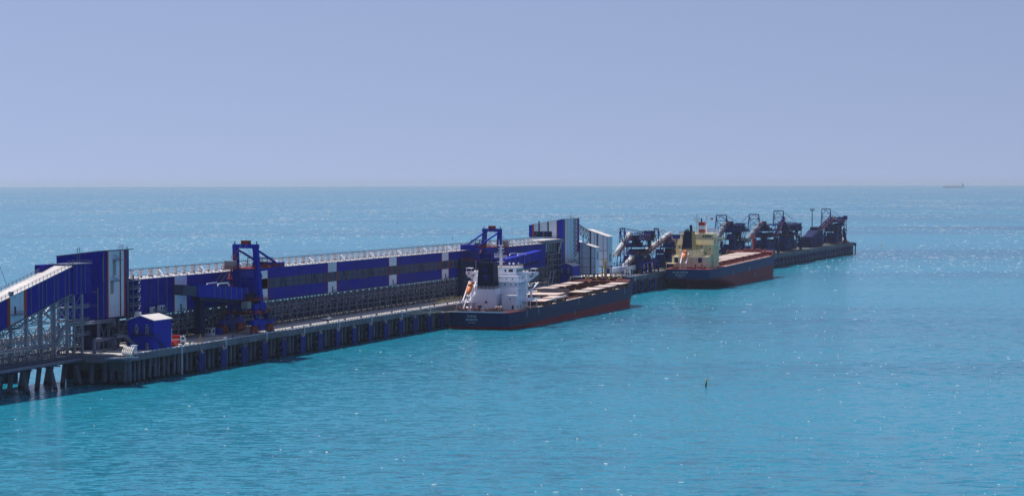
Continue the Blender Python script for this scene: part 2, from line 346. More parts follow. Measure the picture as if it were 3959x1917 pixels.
def mk_far_quay():
    S0, S1 = 648.0, 1420.0
    q = thing("far_quay", "long dark far quay on closely set grey piles running out behind the yellow ship", "quay", S0, 0, 0)
    L_ = S1 - S0; n = int(L_ / 14.0); b = L_ / n
    dk = MB().box(0, b - 0.03, -38, -1.2, 8.9, 10.0).mesh("deck_panel", M['coaldeck'])
    fa = MB().box(0, b - 0.05, -1.2, 0.0, 6.9, 10.0).mesh("edge_beam", M['conc'])
    pl = MB().tube((0, -1.4, -3), (0, -1.4, 8), 0.9, 10).mesh("pile", M['pile'], True)
    bk = MB().box(0, b - 0.02, -6.5, -5.8, -1, 9).mesh("sheet_wall", M['shade_dark'])
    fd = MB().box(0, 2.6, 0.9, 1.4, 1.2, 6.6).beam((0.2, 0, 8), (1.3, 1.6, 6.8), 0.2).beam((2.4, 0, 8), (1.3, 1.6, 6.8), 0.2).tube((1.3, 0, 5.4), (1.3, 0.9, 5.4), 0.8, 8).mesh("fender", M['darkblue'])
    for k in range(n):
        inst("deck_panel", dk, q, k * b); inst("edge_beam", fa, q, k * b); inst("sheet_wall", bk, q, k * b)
        for j in range(4): inst("pile", pl, q, k * b + (j + 0.5) * b / 4)
        if k < n - 1: inst("fender", fd, q, k * b + b * 0.78)
    part("end_cap", MB().box(L_ + 0.05, L_ + 3, -30, -0.2, 6.9, 10.2), M['conc'], q)
    part("corner_dolphin", MB().beam((L_ + 3, 0.5, -2), (L_ + 3, 0.5, 8), 1.0).box(L_ + 2, L_ + 4, -2, 1.4, 7, 9.5).beam((L_ + 4.6, 0.5, -2), (L_ + 4.6, 0.5, 7), 0.5), M['dark'], q)
    # dark conveyor parapet at the back of the deck
    for k in range(int(L_ / 20)):
        part("conveyor_parapet", MB().box(k * 20 + 0.1, k * 20 + 19.9, -27, -24, 10.02, 13.2), M['darkblue'], q)
    kb = MB().box(0, 6, -0.6, -0.15, 10.02, 10.35).mesh("kerb_block", M['conc'])
    for k in range(int(L_ / 8)): inst("kerb_block", kb, q, k * 8 + 1)
    pp = MB().beam((0, -26, 13.2), (0, -26, 16.0), 0.3).beam((0, -26, 16.0), (6.6, -26, 16.0), 0.25).beam((0, -26, 13.2), (6.6, -26, 16.0), 0.2).mesh("parapet_frame", M['darkblue'])
    for k in range(int(L_ / 6.7)): inst("parapet_frame", pp, q, k * 6.7)
mk_far_quay()
def mk_trestle():
    q = thing("approach_trestle", "approach trestle on slanted grey piles carrying pipes and lattice steelwork", "pier", -150, -15, 0)
    # local s = abs + 150, local t = abs + 15
    n = 12; b = 9.0
    dk = MB().box(0, b - 0.03, -21, 0, 8.9, 10).mesh("deck_panel", M['conc'])
    ed = MB().box(0, b - 0.04, 0.02, 0.5, 8.5, 10.1).mesh("edge_beam", M['dark'])
    fin = MB().box(0, 0.25, 0.5, 0.8, 8.6, 10.1).mesh("fin", M['steel'])
    for k in range(n):
        inst("deck_panel", dk, q, k * b); inst("edge_beam", ed, q, k * b)
        for j in range(9): inst("fin", fin, q, k * b + j)
    pf = MB().tube((0, -1.5, 8), (1.3, 0.6, -3), 0.75, 12).mesh("raked_pile", M['pile'], True)
    pm = MB().tube((0, -5, 8), (-0.6, -6.2, -3), 0.8, 12).mesh("raked_pile", M['pile'], True)
    pb = MB().tube((0, -17, 8), (-.8, -18.8, -3), 0.8, 12).mesh("raked_pile", M['pile'], True)
    cap = MB().box(-1.3, 1.3, -20, -0.2, 7.6, 8.88).mesh("pile_cap", M['conc'])
    for s in (-137, -119, -101, -82.6, -65, -48):
        x = s + 150
        inst("pile_cap", cap, q, x); inst("raked_pile", pf, q, x + 0.3); inst("raked_pile", pm, q, x + 0.4); inst("raked_pile", pb, q, x - 1)
        inst("raked_pile", pm, q, x + 2.6, -6); inst("raked_pile", pb, q, x + 3, 5)
    for k in range(6):
        part("hand_rail", MB().rail((k * 18, -0.2, 10.1), (k * 18 + 17.9, -0.2, 10.1), 12), M['steel'], q)
    # corner block joining the quay
    part("corner_block", MB().box(102.5, 110.4, -6, 9, 7.6, 9.98), M['conc'], q)
    for (x, t) in ((108.6, 6.0), (109.5, 8.2), (111.2, 10.2), (110.4, 13.6), (106, 2.5), (104, -2)):
        part("pile", MB().tube((x, t, -3), (x, t, 9.0), 0.85, 14), M['pile'], q, True)
    part("corner_platform", MB().hexa([(98.5, 11.2, 8.8), (105, 9, 8.8), (112.5, 12, 8.8), (105, 20.5, 8.8), (98.5, 11.2, 9.4), (105, 9, 9.4), (112.5, 12, 9.4), (105, 20.5, 9.4)]), M['steel'], q)
    part("hand_rail", MB().rail((98.6, 11.3, 9.4), (104.9, 20.3, 9.4), 9).rail((104.9, 20.3, 9.4), (110, 14.8, 9.4), 5), M['steel'], q)
mk_trestle()
def mk_lattice():
    for i, (t0, z1, lb) in enumerate(((-18.4, 17.5, "fine steel lattice screen standing just behind the pipe rack"), (-24.5, 19.0, "fine steel lattice screen under the middle of the inclined gallery"), (-28.0, 16.5, "fine steel lattice screen in front of the white tube conveyor"))):
        q = thing("lattice_screen", lb, "steel frame", -128, t0, 10)
        for k in range(19):
            x = k * 4.6; h = z1 - 10
            part("lattice_bay", MB().beam((x, 0, 0), (x, 0, h), .2).beam((x, 0, h), (x + 4.6, 0, h), .2).beam((x, 0, h / 2), (x + 4.6, 0, h / 2), .16).beam((x, 0, .1), (x + 4.6, 0, h / 2), .13).beam((x, 0, h), (x + 4.6, 0, h / 2), .13), M['steel_sunlit'], q)
mk_lattice()
def mk_manifold():
    q = thing("pipe_manifold", "pale bent hose pipes on the corner platform at the end of the quay", "pipework", -45, 1.0, 9.4)
    for k in range(6):
        x = -2.6 + k * 1.0; t = 2.2 - k * 1.15
        part("loop_pipe", MB().path([(x - 1.4, t + 1.6, 0.2), (x - 1.6, t + 1.3, 1.5), (x + 1.0, t + 0.2, 1.8), (x + 5.0, t - 1.2, 2.9), (x + 6.0, t - 1.7, 0.2)], 0.22, 8), M['tubew'], q, True)
    part("grating_rack", MB().beam((2, 3, 0), (2, 3, 2.2), 0.15).beam((4.4, -3.6, 0), (4.4, -3.6, 2.6), 0.15).beam((2, 3, 2.2), (4.4, -3.6, 2.6), 0.15), M['steel'], q)
    part("valve_box", MB().box(9.6, 11.4, -3.6, -2.2, 0.6, 3.0).box(9.4, 11.6, -3.8, -2.0, 3.0, 3.12), M['white'], q)
mk_manifold()
def mk_pipes():
    q = thing("edge_pipeline", "fat grey pipe along the trestle edge rising into a square loop", "pipeline", -150, -14.0, 0)
    part("pipe", MB().path([(0, 0.2, 8.3), (110.2, 0.4, 8.6), (110.4, 0.4, 14.3), (124.6, 0.4, 13.9), (125.4, 0.4, 10.3)], 0.62, 12), M['steel'], q, True)
    for x in (117, 123): part("pipe_support", MB().beam((x, 0.4, 10), (x, 0.4, 13.5), 0.3), M['steel'], q)
    br = MB().box(-0.15, 0.15, -1.2, 0.9, 7.4, 7.75).mesh("pipe_bracket", M['dark'])
    for k in range(18): inst("pipe_bracket", br, q, 2 + k * 6)
    q = thing("pipe_rack", "steel rack of parallel pipes climbing beside the lattice towers on the trestle", "pipe rack", -150, -16.5, 10)
    for j, (dt, dz) in enumerate(((0, 0), (-0.9, 0.1), (0.1, 1.4))):
        part("pipe", MB().path([(0, dt, 3.5 + dz * 0.6), (90, dt, 3.7 + dz * 0.6), (96, dt, 9.6 + dz * 0.5), (130, dt, 9.3 + dz * 0.5), (131, dt, 7.0)], 0.27, 8), M['steel_sunlit'], q, True)
    for k in range(15):
        x = k * 6.2
        part("rack_post", MB().beam((x, 0.4, 0), (x, 0.4, 4.6), 0.22).beam((x, -1.4, 0), (x, -1.4, 4.6), 0.22).beam((x, -1.4, 3.1), (x, 0.4, 3.1), 0.2).beam((x, 0.4, 0.2), (x + 3, 0.4, 3.2), 0.15).beam((x + 6, 0.4, 0.2), (x + 3, 0.4, 3.2), 0.15), M['steel_sunlit'], q)
    q = thing("tube_conveyor", "large white tube conveyor lying behind the lattice towers", "conveyor", -150, -31, 10)
    for k in range(9):
        part("tube_section", MB().tube((k * 12.5, 0, 5.3), (k * 12.5 + 12.4, 0, 5.3), 1.05, 16), M['tubew'], q, True)
        part("saddle", MB().beam((k * 12.5 + 6, 0, 0), (k * 12.5 + 6, 0, 4.4), 0.5).beam((k * 12.5 + 6, -1, 4.2), (k * 12.5 + 6, 1, 4.2), 0.4), M['steel'], q)
        part("tube_flange", MB().tube((k * 12.5 + 12.1, 0, 5.3), (k * 12.5 + 12.35, 0, 5.3), 1.16, 16), M['steel'], q, True)
    for i in range(3):
        b = thing("belt_conveyor", "low dark belt conveyor beneath the lattice towers, %s" % ("nearest the trestle edge", "the middle one", "beside the white tube")[i], "conveyor", -150, -19.5 - i * 4, 10)
        part("belt", MB().box(0, 112, -0.7, 0.7, 1.5, 1.8), M['dark'], b)
        part("side_pipe", MB().tube((0, 0.95, 2.2), (112, 0.95, 2.2), 0.22, 8).tube((0, -0.95, 2.6), (112, -0.95, 2.6), 0.18, 8), M['tubew'], b, True)
        st = MB().beam((0, 0.7, 0), (0, 0.7, 1.6), 0.15).beam((0, -0.7, 0), (0, -0.7, 1.6), 0.15).beam((0, -0.7, 1.4), (0, 0.7, 1.4), 0.15).mesh("trestle_frame", M['steel'])
        for k in range(37): inst("trestle_frame", st, b, k * 3)
mk_pipes()
# ------------------------------------------------------------------ conveyor galleries and transfer towers
def mk_inclined():
    # face at t=-17, local s = abs + 48.5 (negative to the left)
    q = thing("inclined_gallery", "blue inclined conveyor gallery with pale walkable roof climbing to the transfer tower", "gallery", -48.5, -17, 0)
    sl = 0.2; H_ = 8.6
    zt = lambda x: 38.6 + sl * x
    def panel(nm, x0, x1, m, y0=-6.5, y1=0.0, up=0.0, lo=0.0):
        part(nm, MB().hexa([(x0, y0, zt(x0) - H_ - lo), (x1, y0, zt(x1) - H_ - lo), (x1, y1, zt(x1) - H_ - lo), (x0, y1, zt(x0) - H_ - lo),
                            (x0, y0, zt(x0) - up), (x1, y0, zt(x1) - up), (x1, y1, zt(x1) - up), (x0, y1, zt(x0) - up)]), m, q)
    edges = [-86, -79, -72, -66, -60, -54, -48, -41.8]
    for a, b in zip(edges, edges[1:]): panel("wall_panel", a + 0.03, b - 0.03, M['blue'])
    panel("orange_trim", -41.8, -40.0, M['orange'], y1=0.06)
    panel("white_wall_panel", -40.0, -31.2, M['white'], y1=-0.1)
    panel("orange_trim", -31.2, -29.6, M['orange'], y1=0.06)
    edges = [-29.6, -24.6, -19.6, -14.6, -9.6, -4.8, 0.0]
    for a, b in zip(edges, edges[1:]): panel("wall_panel", a + 0.03, b - 0.03, M['blue'])
    for x in (-75, -57, -51, -27.0, -22.0, -19.6, -17, -12, -9.6, -4.8, -2):
        part("seam_strip", MB().hexa([(x - .13, 0, zt(x) - H_), (x + .13, 0, zt(x) - H_), (x + .13, 0.16, zt(x) - H_), (x - .13, 0.16, zt(x) - H_), (x - .13, 0, zt(x) - .1), (x + .13, 0, zt(x) - .1), (x + .13, 0.16, zt(x) - .1), (x - .13, 0.16, zt(x) - .1)]), M['steel'], q)
    # roof slabs
    e = -86.0
    while e < -0.5:
        x0, x1 = e, min(e + 7.2, 0.0)
        part("roof_slab", MB().hexa([(x0 + .02, -6.8, zt(x0) + .02), (x1 - .02, -6.8, zt(x1) + .02), (x1 - .02, 0.35, zt(x1) + .02), (x0 + .02, 0.35, zt(x0) + .02), (x0 + .02, -6.8, zt(x0) + .3), (x1 - .02, -6.8, zt(x1) + .3), (x1 - .02, 0.35, zt(x1) + .3), (x0 + .02, 0.35, zt(x0) + .3)]), M['roof'], q)
        e += 7.2
    for yy in (0.25, -6.7):
        part("hand_rail", MB().rail((-86, yy, zt(-86) + .3), (-0.2, yy, zt(0) + .3), 36, 1.15, 0.12), M['steel'], q)
    part("roof_hatch", MB().box(-40, -38.2, -0.6, 0.2, zt(-39) + .3, zt(-39) + 1.5), M['steel'], q)
    # door balcony on the white panel
    part("door", MB().box(-37.2, -36.4, -0.1, 0.05, zt(-37) - 6, zt(-37) - 3.6), M['dark'], q)
    part("balcony", MB().box(-39.5, -32.2, 0.0, 1.4, zt(-37) - 6.3, zt(-37) - 6.1).rail((-39.5, 1.35, zt(-37) - 6.1), (-32.2, 1.35, zt(-37) - 6.1), 7), M['steel'], q)
    part("floodlight", MB().box(-37.4, -36.9, 0.2, 0.7, zt(-37) - 0.9, zt(-37) - 0.5), M['white'], q)
    # level head section that meets the tower
    part("head_wall", MB().box(0.1, 13.0, -6.5, 0.3, 29.5, 39.2), M['blue'], q)
    part("head_roof", MB().box(0.0, 13.2, -6.9, 0.7, 39.2, 39.5).rail((0.2, 0.5, 39.5), (13, 0.5, 39.5), 10), M['steel'], q)
    part("side_housing", MB().box(-9, 0.05, -8.5, -6.55, 33, 39.4), M['blue'], q)
    for x in (2.5, 5.5, 8.5): part("seam_strip", MB().box(x - .12, x + .12, 0.3, 0.45, 29.6, 39.1), M['steel'], q)
    part("roof_ladder", MB().beam((-0.5, 0.5, 38.4), (-0.5, 0.5, 41), .12).beam((0.4, 0.5, 38.4), (0.4, 0.5, 41), .12).rail((-1.2, -1, 39), (1.2, -1, 39), 3, 1.6), M['steel'], q)
    # truss walkway under the floor
    for k in range(14):
        x0 = -84 + k * 6; x1 = x0 + 6
        part("floor_truss", MB().beam((x0, 0, zt(x0) - H_ - .3), (x1, 0, zt(x1) - H_ - .3), 0.4).beam((x0, 0, zt(x0) - H_ - 1.9), (x1, 0, zt(x1) - H_ - 1.9), 0.3).beam((x0, 0, zt(x0) - H_ - .3), (x0 + 3, 0, zt(x0 + 3) - H_ - 1.9), .2).beam((x0 + 3, 0, zt(x0 + 3) - H_ - 1.9), (x1, 0, zt(x1) - H_ - .3), .2)
             .beam((x0, -6.2, zt(x0) - H_ - .3), (x1, -6.2, zt(x1) - H_ - .3), 0.4).beam((x0, -6.2, zt(x0) - H_ - 1.6), (x1, -6.2, zt(x1) - H_ - 1.6), 0.25).beam((x0, 0, zt(x0) - H_ - .35), (x0, -6.2, zt(x0) - H_ - .35), .3), M['steel'], q)
    # support towers
    cols = [(-72, 0), (-56, 0), (-38.7, 1), (-29.2, 1), (-19.6, 1), (-11, 1), (-2.3, 1), (2.0, 1), (7.6, 1)]
    for i, (x, f) in enumerate(cols):
        top = zt(x) - H_ - .3 if x < 0 else 29.4
        for yy in (-0.4, -6.1):
            part("column", MB().beam((x, yy, 10), (x, yy, top), 0.65), M['steel_sunlit'], q)
        lev = [10.2, 15.5, 21.0, top]
        for a, b in zip(lev, lev[1:]):
            if b - a > 2: part("cross_brace", MB().xbrace((x, -0.4, a), (x, -6.1, a), (x, -0.4, b), (x, -6.1, b), 0.17).beam((x, -0.4, b), (x, -6.1, b), .2), M['steel_sunlit'], q)
    for (x0, _), (x1, _) in zip(cols, cols[1:]):
        for yy in (-0.4, -6.1):
            tp = min(zt(min(x0, 0)), zt(min(x1, 0))) - H_ - 1
            if x1 - x0 > 5: part("cross_brace", MB().xbrace((x0, yy, 10.3), (x1, yy, 10.3), (x0, yy, min(21, tp)), (x1, yy, min(21, tp)), 0.2).beam((x0, yy, min(21, tp)), (x1, yy, min(21, tp)), .28).beam((x0, yy, 15.6), (x1, yy, 15.6), .24).beam((x0, yy, 13), (x1, yy, 13), .16).beam((x0, yy, 18.4), (x1, yy, 18.4), .16), M['steel_sunlit'], q)
            if tp > 23 and x1 - x0 > 8: part("cross_brace", MB().xbrace((x0, yy, 21.2), (x1, yy, 21.2), (x0, yy, tp), (x1, yy, tp), 0.26), M['steel_sunlit'], q)
    for x0, z in ((-42, 20.5), (-1, 16), (-1, 20.5), (-1, 25)):
        part("access_platform", MB().box(x0, x0 + 11, -7, 1.2, z, z + 0.15).rail((x0, 1.1, z + .15), (x0 + 11, 1.1, z + .15), 8), M['steel_sunlit'], q)
mk_inclined()
def mk_tower1():
    q = thing("transfer_tower", "tall blue transfer tower with white window strip between orange stripes and outside ladder", "tower", -29, -17, 0)
    # local s 0..24.4, t -13..0
    part("wall", MB().hexa([(0, -16, 20.5), (17.6, -16, 20.5), (17.6, 0, 20.5), (0, 0, 20.5), (0, -16, 41.2), (17.6, -16, 41.2), (17.6, 0, 43.0), (0, 0, 43.0)]), M['blue'], q)
    part("rear_wall", MB().hexa([(17.65, -12, 20.5), (24.4, -12, 20.5), (24.4, -1.5, 20.5), (17.65, -1.5, 20.5), (17.65, -12, 41.6), (24.4, -12, 41.6), (24.4, -1.5, 43.0), (17.65, -1.5, 43.0)]), M['blue'], q)
    part("white_wall_panel", MB().box(6.0, 17.3, 0.0, 0.15, 20.7, 42.9), M['white'], q)
    part("orange_trim", MB().box(5.1, 6.0, 0.0, 0.2, 20.6, 43.02), M['orange'], q)
    part("orange_trim", MB().box(17.3, 18.4, -0.1, 0.2, 20.6, 43.02), M['orange'], q)
    part("dark_groove", MB().box(14.2, 15.1, 0.15, 0.2, 20.8, 42.8), M['mesh'], q)
    for x, z0, z1 in ((9.2, 34.6, 39.6), (7.4, 28.6, 32.6)):
        w = part("window", MB().box(x, x + 2.2, 0.15, 0.25, z0, z1), M['tubeg'], q)
        part("awning", MB().box(x - 0.2, x + 5.2, 0.15, 1.3, z1 + .1, z1 + .3).beam((x + 1.2, 0.2, z1 + 1.9), (x + 4.6, 1.2, z1 + .3), .12), M['steel'], w)
    part("roof_edge", MB().hexa([(-0.2, -16.2, 41.2), (24.6, -16.2, 41.2), (24.6, 0.3, 43.05), (-0.2, 0.3, 43.05), (-0.2, -16.2, 41.45), (24.6, -16.2, 41.45), (24.6, 0.3, 43.3), (-0.2, 0.3, 43.3)]), M['steel'], q)
    part("cable_riser", MB().beam((2.3, 0.15, 20.6), (2.3, 0.15, 42.5), .22).beam((1.8, 0.3, 33), (1.8, 0.3, 41), .3), M['steel'], q)
    part("caged_ladder", MB().beam((19.0, 0.2, 32), (19.0, 0.2, 44.3), .14).beam((20.2, 0.2, 32), (20.2, 0.2, 44.3), .14), M['steel'], q)
    for k in range(16): part("rung", MB().beam((19.0, 0.2, 32.4 + k * .75), (20.2, 0.2, 32.4 + k * .75), .1), M['steel'], q)
    part("roof_rail", MB().rail((16, -1, 43.2), (19.5, -1, 43.2), 4, 1.5), M['steel'], q)
    for y in (-8.2, -7.3): part("ladder_stile", MB().beam((-.05, y, 39), (-.05, y, 44.4), .15), M['steel'], q)
    for k in range(7): part("rung", MB().beam((-0.05, -8.2, 39.3 + k * .75), (-0.05, -7.3, 39.3 + k * .75), .12), M['steel'], q)
    part("wall_pipe", MB().beam((-0.15, -0.6, 11), (-0.15, -0.6, 31), .3).beam((-0.15, -6, 29.6), (-0.15, -0.6, 29.6), .22).beam((-0.15, -6, 25), (-0.15, -0.6, 25), .22), M['steel'], q)
    # stair tower on the gallery side
    for k in range(5):
        z = 20.8 + k * 2.9
        part("stair_landing", MB().box(18.5, 25.5, 0.0, 2.0, z, z + .15).rail((18.5, 1.9, z + .1), (23.4, 1.9, z + .1), 5), M['steel'], q)
        part("stair_flight", MB().beam((23.4, 1.8, z + .1), (26.5, 1.8, z + 2.9), .35, .2).beam((23.4, 1.8, z + 1.2), (26.5, 1.8, z + 4.0), .12), M['steel'], q)
    for x in (18.6, 22.6, 26.4): part("stair_post", MB().beam((x, 1.0, 10), (x, 1.0, 34.5), .32), M['steel'], q)
    part("dark_core", MB().box(18.5, 26, -7, -1.6, 20, 33.0), M['dark'], q)
    for x in (1, 8, 15, 23):
        for y in (-1, -7, -12): part("leg", MB().beam((x, y, 10), (x, y, 20.5), .8), M['steel'], q)
    for x in (1, 8, 15): part("cross_brace", MB().xbrace((x, -1, 10.2), (x + 7, -1, 10.2), (x, -1, 20), (x + 7, -1, 20), .3), M['steel'], q)
    part("floor_edge", MB().box(-0.3, 24.7, -12, 0.3, 19.8, 20.45), M['dark'], q)
    part("chute_house", MB().box(2, 20, -11, -4, 10.0, 19.7), M['dark'], q)
mk_tower1()
def mk_gallery():
    S0 = 1.0
    q = thing("conveyor_gallery", "long blue conveyor gallery with white bays and a dark slatted band along the quay", "gallery", S0, -17, 0)
    ab = lambda s: s - S0
    ZT, ZB, B1, B0 = 32.5, 20.3, 28.6, 24.6
    white = [(28, 38), (101, 111), (174, 183.5), (246.5, 256), (318, 327.5)]
    def seg(nm, a, b, z0, z1, m, y1=0.0, y0=-0.25): part(nm, MB().box(ab(a) + .02, ab(b) - .02, y0, y1, z0, z1), m, q)
    bounds = [1.0] + [v for w in white for v in w] + [490.0]
    band0, band1 = 111, 362
    for i in range(0, len(bounds) - 1):
        a, b = bounds[i], bounds[i + 1]
        w = i % 2 == 1
        if w:
            for x in (a - .45, b): seg("orange_trim", x, x + .5, ZB, ZT, M['orange'], 0.08)
            if a > 100:
                seg("white_wall_panel", a, b, B1, ZT, M['white'], 0.04); seg("white_wall_panel", a, b, ZB - .4, B0, M['white'], 0.04)
            else: seg("white_wall_panel", a, b, ZB - .4, ZT, M['white'], 0.04)
            seg("door", a + 4.6, a + 5.6, ZB, ZB + 2.3, M['dark'], 0.1, 0.05)
            part("stair", MB().beam((ab(a + 4), 1.2, ZB - .2), (ab(a + 10), 1.2, ZB - 4), .3).beam((ab(a + 4), 1.2, ZB + 1), (ab(a + 10), 1.2, ZB - 2.8), .1).box(ab(a + 3), ab(a + 6.4), 0, 1.4, ZB - .35, ZB - .2).rail((ab(a + 3), 1.3, ZB - .2), (ab(a + 6.4), 1.3, ZB - .2), 3), M['steel'], q)
        else:
            n = max(1, round((b - a) / 9.0)); e = [a + .5 + (b - a - 1.0) * k / n for k in range(n + 1)]
            if a < 10: e[0] = a
            for x0, x1 in zip(e, e[1:]):
                if x0 >= band0 - 1 and x1 <= band1 + 8:
                    seg("wall_panel", x0, x1, B1, ZT, M['blue']); seg("wall_panel", x0, x1, ZB, B0, M['blue'])
                else: seg("wall_panel", x0, x1, ZB, ZT, M['blue'])
    for s in (8, 14.5, 21.5):
        seg("seam_strip", s, s + .35, ZB, ZT, M['steel'] if s != 8 else M['maroon'], 0.12, 0.0)
    # slatted band: posts, braces and dark mesh panes set back
    pane = MB().box(0, 6.42, -0.3, -0.18, B0, B1).mesh("mesh_pane", M['mesh'])
    post = MB().box(-.10, .10, -0.18, -0.1, B0, B1).mesh("band_post", M['dark'])
    brace = MB().beam((1, -0.12, B0), (3.25, -0.12, B1), .2).beam((5.5, -0.12, B0), (3.25, -0.12, B1), .2).mesh("band_brace", M['dark'])
    x = band0; k = 0
    while x < band1:
        inst("mesh_pane", pane, q, ab(x)); inst("band_post", post, q, ab(x))
        if k % 5 == 2: inst("band_brace", brace, q, ab(x))
        x += 6.5; k += 1
    part("band_rail", MB().box(ab(band0), ab(band1 + 6), -0.18, -0.12, 26.55, 26.7), M['dark'], q)
    # roof, back wall, floor
    for k in range(27):
        part("roof_panel", MB().box(k * 18.1 + .02, k * 18.1 + 18.08, -9.8, 0.2, ZT, ZT + .22), M['roof'], q)
    part("back_wall", MB().box(0, ab(490), -10, -9.6, ZB, ZT), M['blue'], q)
    part("floor", MB().box(0, ab(490), -9.6, -0.3, ZB - .3, ZB), M['dark'], q)
    part("end_wall", MB().box(-.25, 0, -10, 0, ZB, ZT), M['blue'], q)
    part("belt", MB().box(0, ab(480), -7, -3, 22.5, 23.5), M['dark'], q)
    # roof frames: posts with struts to the eave and a ridge rail
    fp = MB().box(-.55, .55, -5.6, -4.9, ZT + .2, 35.5).box(-.8, .8, -5.7, -4.8, 35.1, 35.5).mesh("roof_post", M['roof'])
    fs = MB().beam((0.2, -5.2, 35.3), (6.6, -0.2, ZT + .35), .26).beam((0.2, -5.2, 35.3), (6.6, -9.4, ZT + .35), .26).mesh("roof_strut", M['white'])
    fx = MB().beam((6.8, -5.2, 35.3), (1.2, -0.2, ZT + .35), .3).mesh("roof_brace", M['white'])
    for k in range(69):
        x = 4 + k * 7.0
        inst("roof_post", fp, q, x)
        if k % 5 == 2: inst("roof_brace", fx, q, x); inst("roof_post", fp, q, x + 1.5)
        if k < 68: inst("roof_strut", fs, q, x)
    part("ridge_rail", MB().box(2, ab(486), -5.4, -5.1, 35.5, 35.75), M['steel'], q)
    st = MB().beam((0, -5.25, 35.7), (0, -5.25, 36.25), .12).mesh("rail_stub", M['steel'])
    for k in range(240): inst("rail_stub", st, q, 3 + k * 2.0)
    part("eave_rail", MB().beam((0, -0.1, ZT + .8), (ab(490), -0.1, ZT + .8), .1).beam((0, -0.1, ZT + 1.2), (ab(490), -0.1, ZT + 1.2), .1), M['steel'], q)
    ep = MB().beam((0, -0.1, ZT + .2), (0, -0.1, ZT + 1.2), .1).mesh("eave_post", M['steel'])
    for k in range(160): inst("eave_post", ep, q, 1 + k * 3.05)
    # legs and lattice
    b = 7.28; n = 67
    leg = MB().beam((0, 0, 10), (0, 0, 20), .46).mesh("leg", M['steel'])
    leg2 = MB().beam((0, -9.2, 10), (0, -9.2, 20), .5).mesh("rear_leg", M['dark'])
    truss = MB().beam((0, 0, 19.9), (b, 0, 19.9), .34).beam((0, 0, 17.2), (b, 0, 17.2), .3).beam((0, 0, 17.2), (b / 2, 0, 19.9), .24).beam((b / 2, 0, 19.9), (b, 0, 17.2), .24).beam((b / 2, 0, 17.2), (b / 2, 0, 19.9), .2).mesh("floor_truss", M['steel'])
    mid = MB().beam((0, 0, 13.6), (b, 0, 13.6), .26).beam((0, 0, 16.0), (b, 0, 16.0), .2).beam((b / 2, 0, 13.6), (b / 2, 0, 17.2), .2).beam((0, -9, 14), (b, -9, 14), .3).beam((0, 0, 16.9), (0, -9, 16.9), .3).mesh("frame_beam", M['steel'])
    dg = MB().beam((0.2, 0, 13.6), (b, 0, 17.1), .24).beam((b, 0, 10.3), (0.2, 0, 13.5), .24).mesh("brace", M['steel'])
    dg2 = MB().beam((b - .2, 0, 13.6), (0, 0, 17.1), .24).beam((0, 0, 10.3), (b - .2, 0, 13.5), .24).mesh("brace", M['steel'])
    bx = MB().beam((0, -9, 10.3), (b, -9, 19), .3).beam((b, -9, 10.3), (0, -9, 19), .3).mesh("back_brace", M['dark'])
    for k in range(n):
        x = 0.8 + k * b
        inst("leg", leg, q, x); inst("rear_leg", leg2, q, x); inst("floor_truss", truss, q, x); inst("frame_beam", mid, q, x); inst("back_brace", bx, q, x)
        if k % 5 == 1: inst("brace", dg2, q, x)
        if k % 5 == 3: inst("brace", dg, q, x)
        if k % 2 == 0: inst("foot", MB_FOOT, q, x)
    # return belts and pipes in the shade under the floor
    for dt in (-3.2, -6.4): part("return_belt", MB().box(0, ab(488), dt - 1.1, dt + 1.1, 12.0, 13.0), M['dark'], q)
    part("added_backing", MB().box(0, ab(488), -11.2, -11.0, 10.1, 17.5), M['mesh'], q)  # added backing, keeps the view through the legs dark
    for (dt, z, r) in ((-1.2, 17.6, .2), (-1.7, 15.0, .22), (-8.2, 18.0, .3), (-2.0, 11.2, .25), (-4.5, 18.6, .2)):
        part("service_pipe", MB().tube((0, dt, z), (ab(488), dt, z), r, 6), M['steel'], q)
    idl = MB().beam((0, -4.6, 10), (0, -4.6, 13.4), .2).beam((0, -1.9, 13.3), (0, -4.6, 13.3), .2).mesh("idler_frame", M['maroon'])
    lamp = MB().box(-.3, .3, -2.6, -2.2, 16.0, 16.35).mesh("bright_speck", M['shipwhite'])  # white boxes put in as bright specks of sunlit bits behind the legs
    for k in range(150): inst("idler_frame", idl, q, 3 + k * 3.2)
    for k in range(120): inst("bright_speck", lamp, q, 2 + k * 4.03, 0, (k * 37 % 7) * .3 - .8)
MB_FOOT = MB().box(-.7, .7, -.7, .7, 10, 10.9).mesh("foot", M['conc'])
mk_gallery()
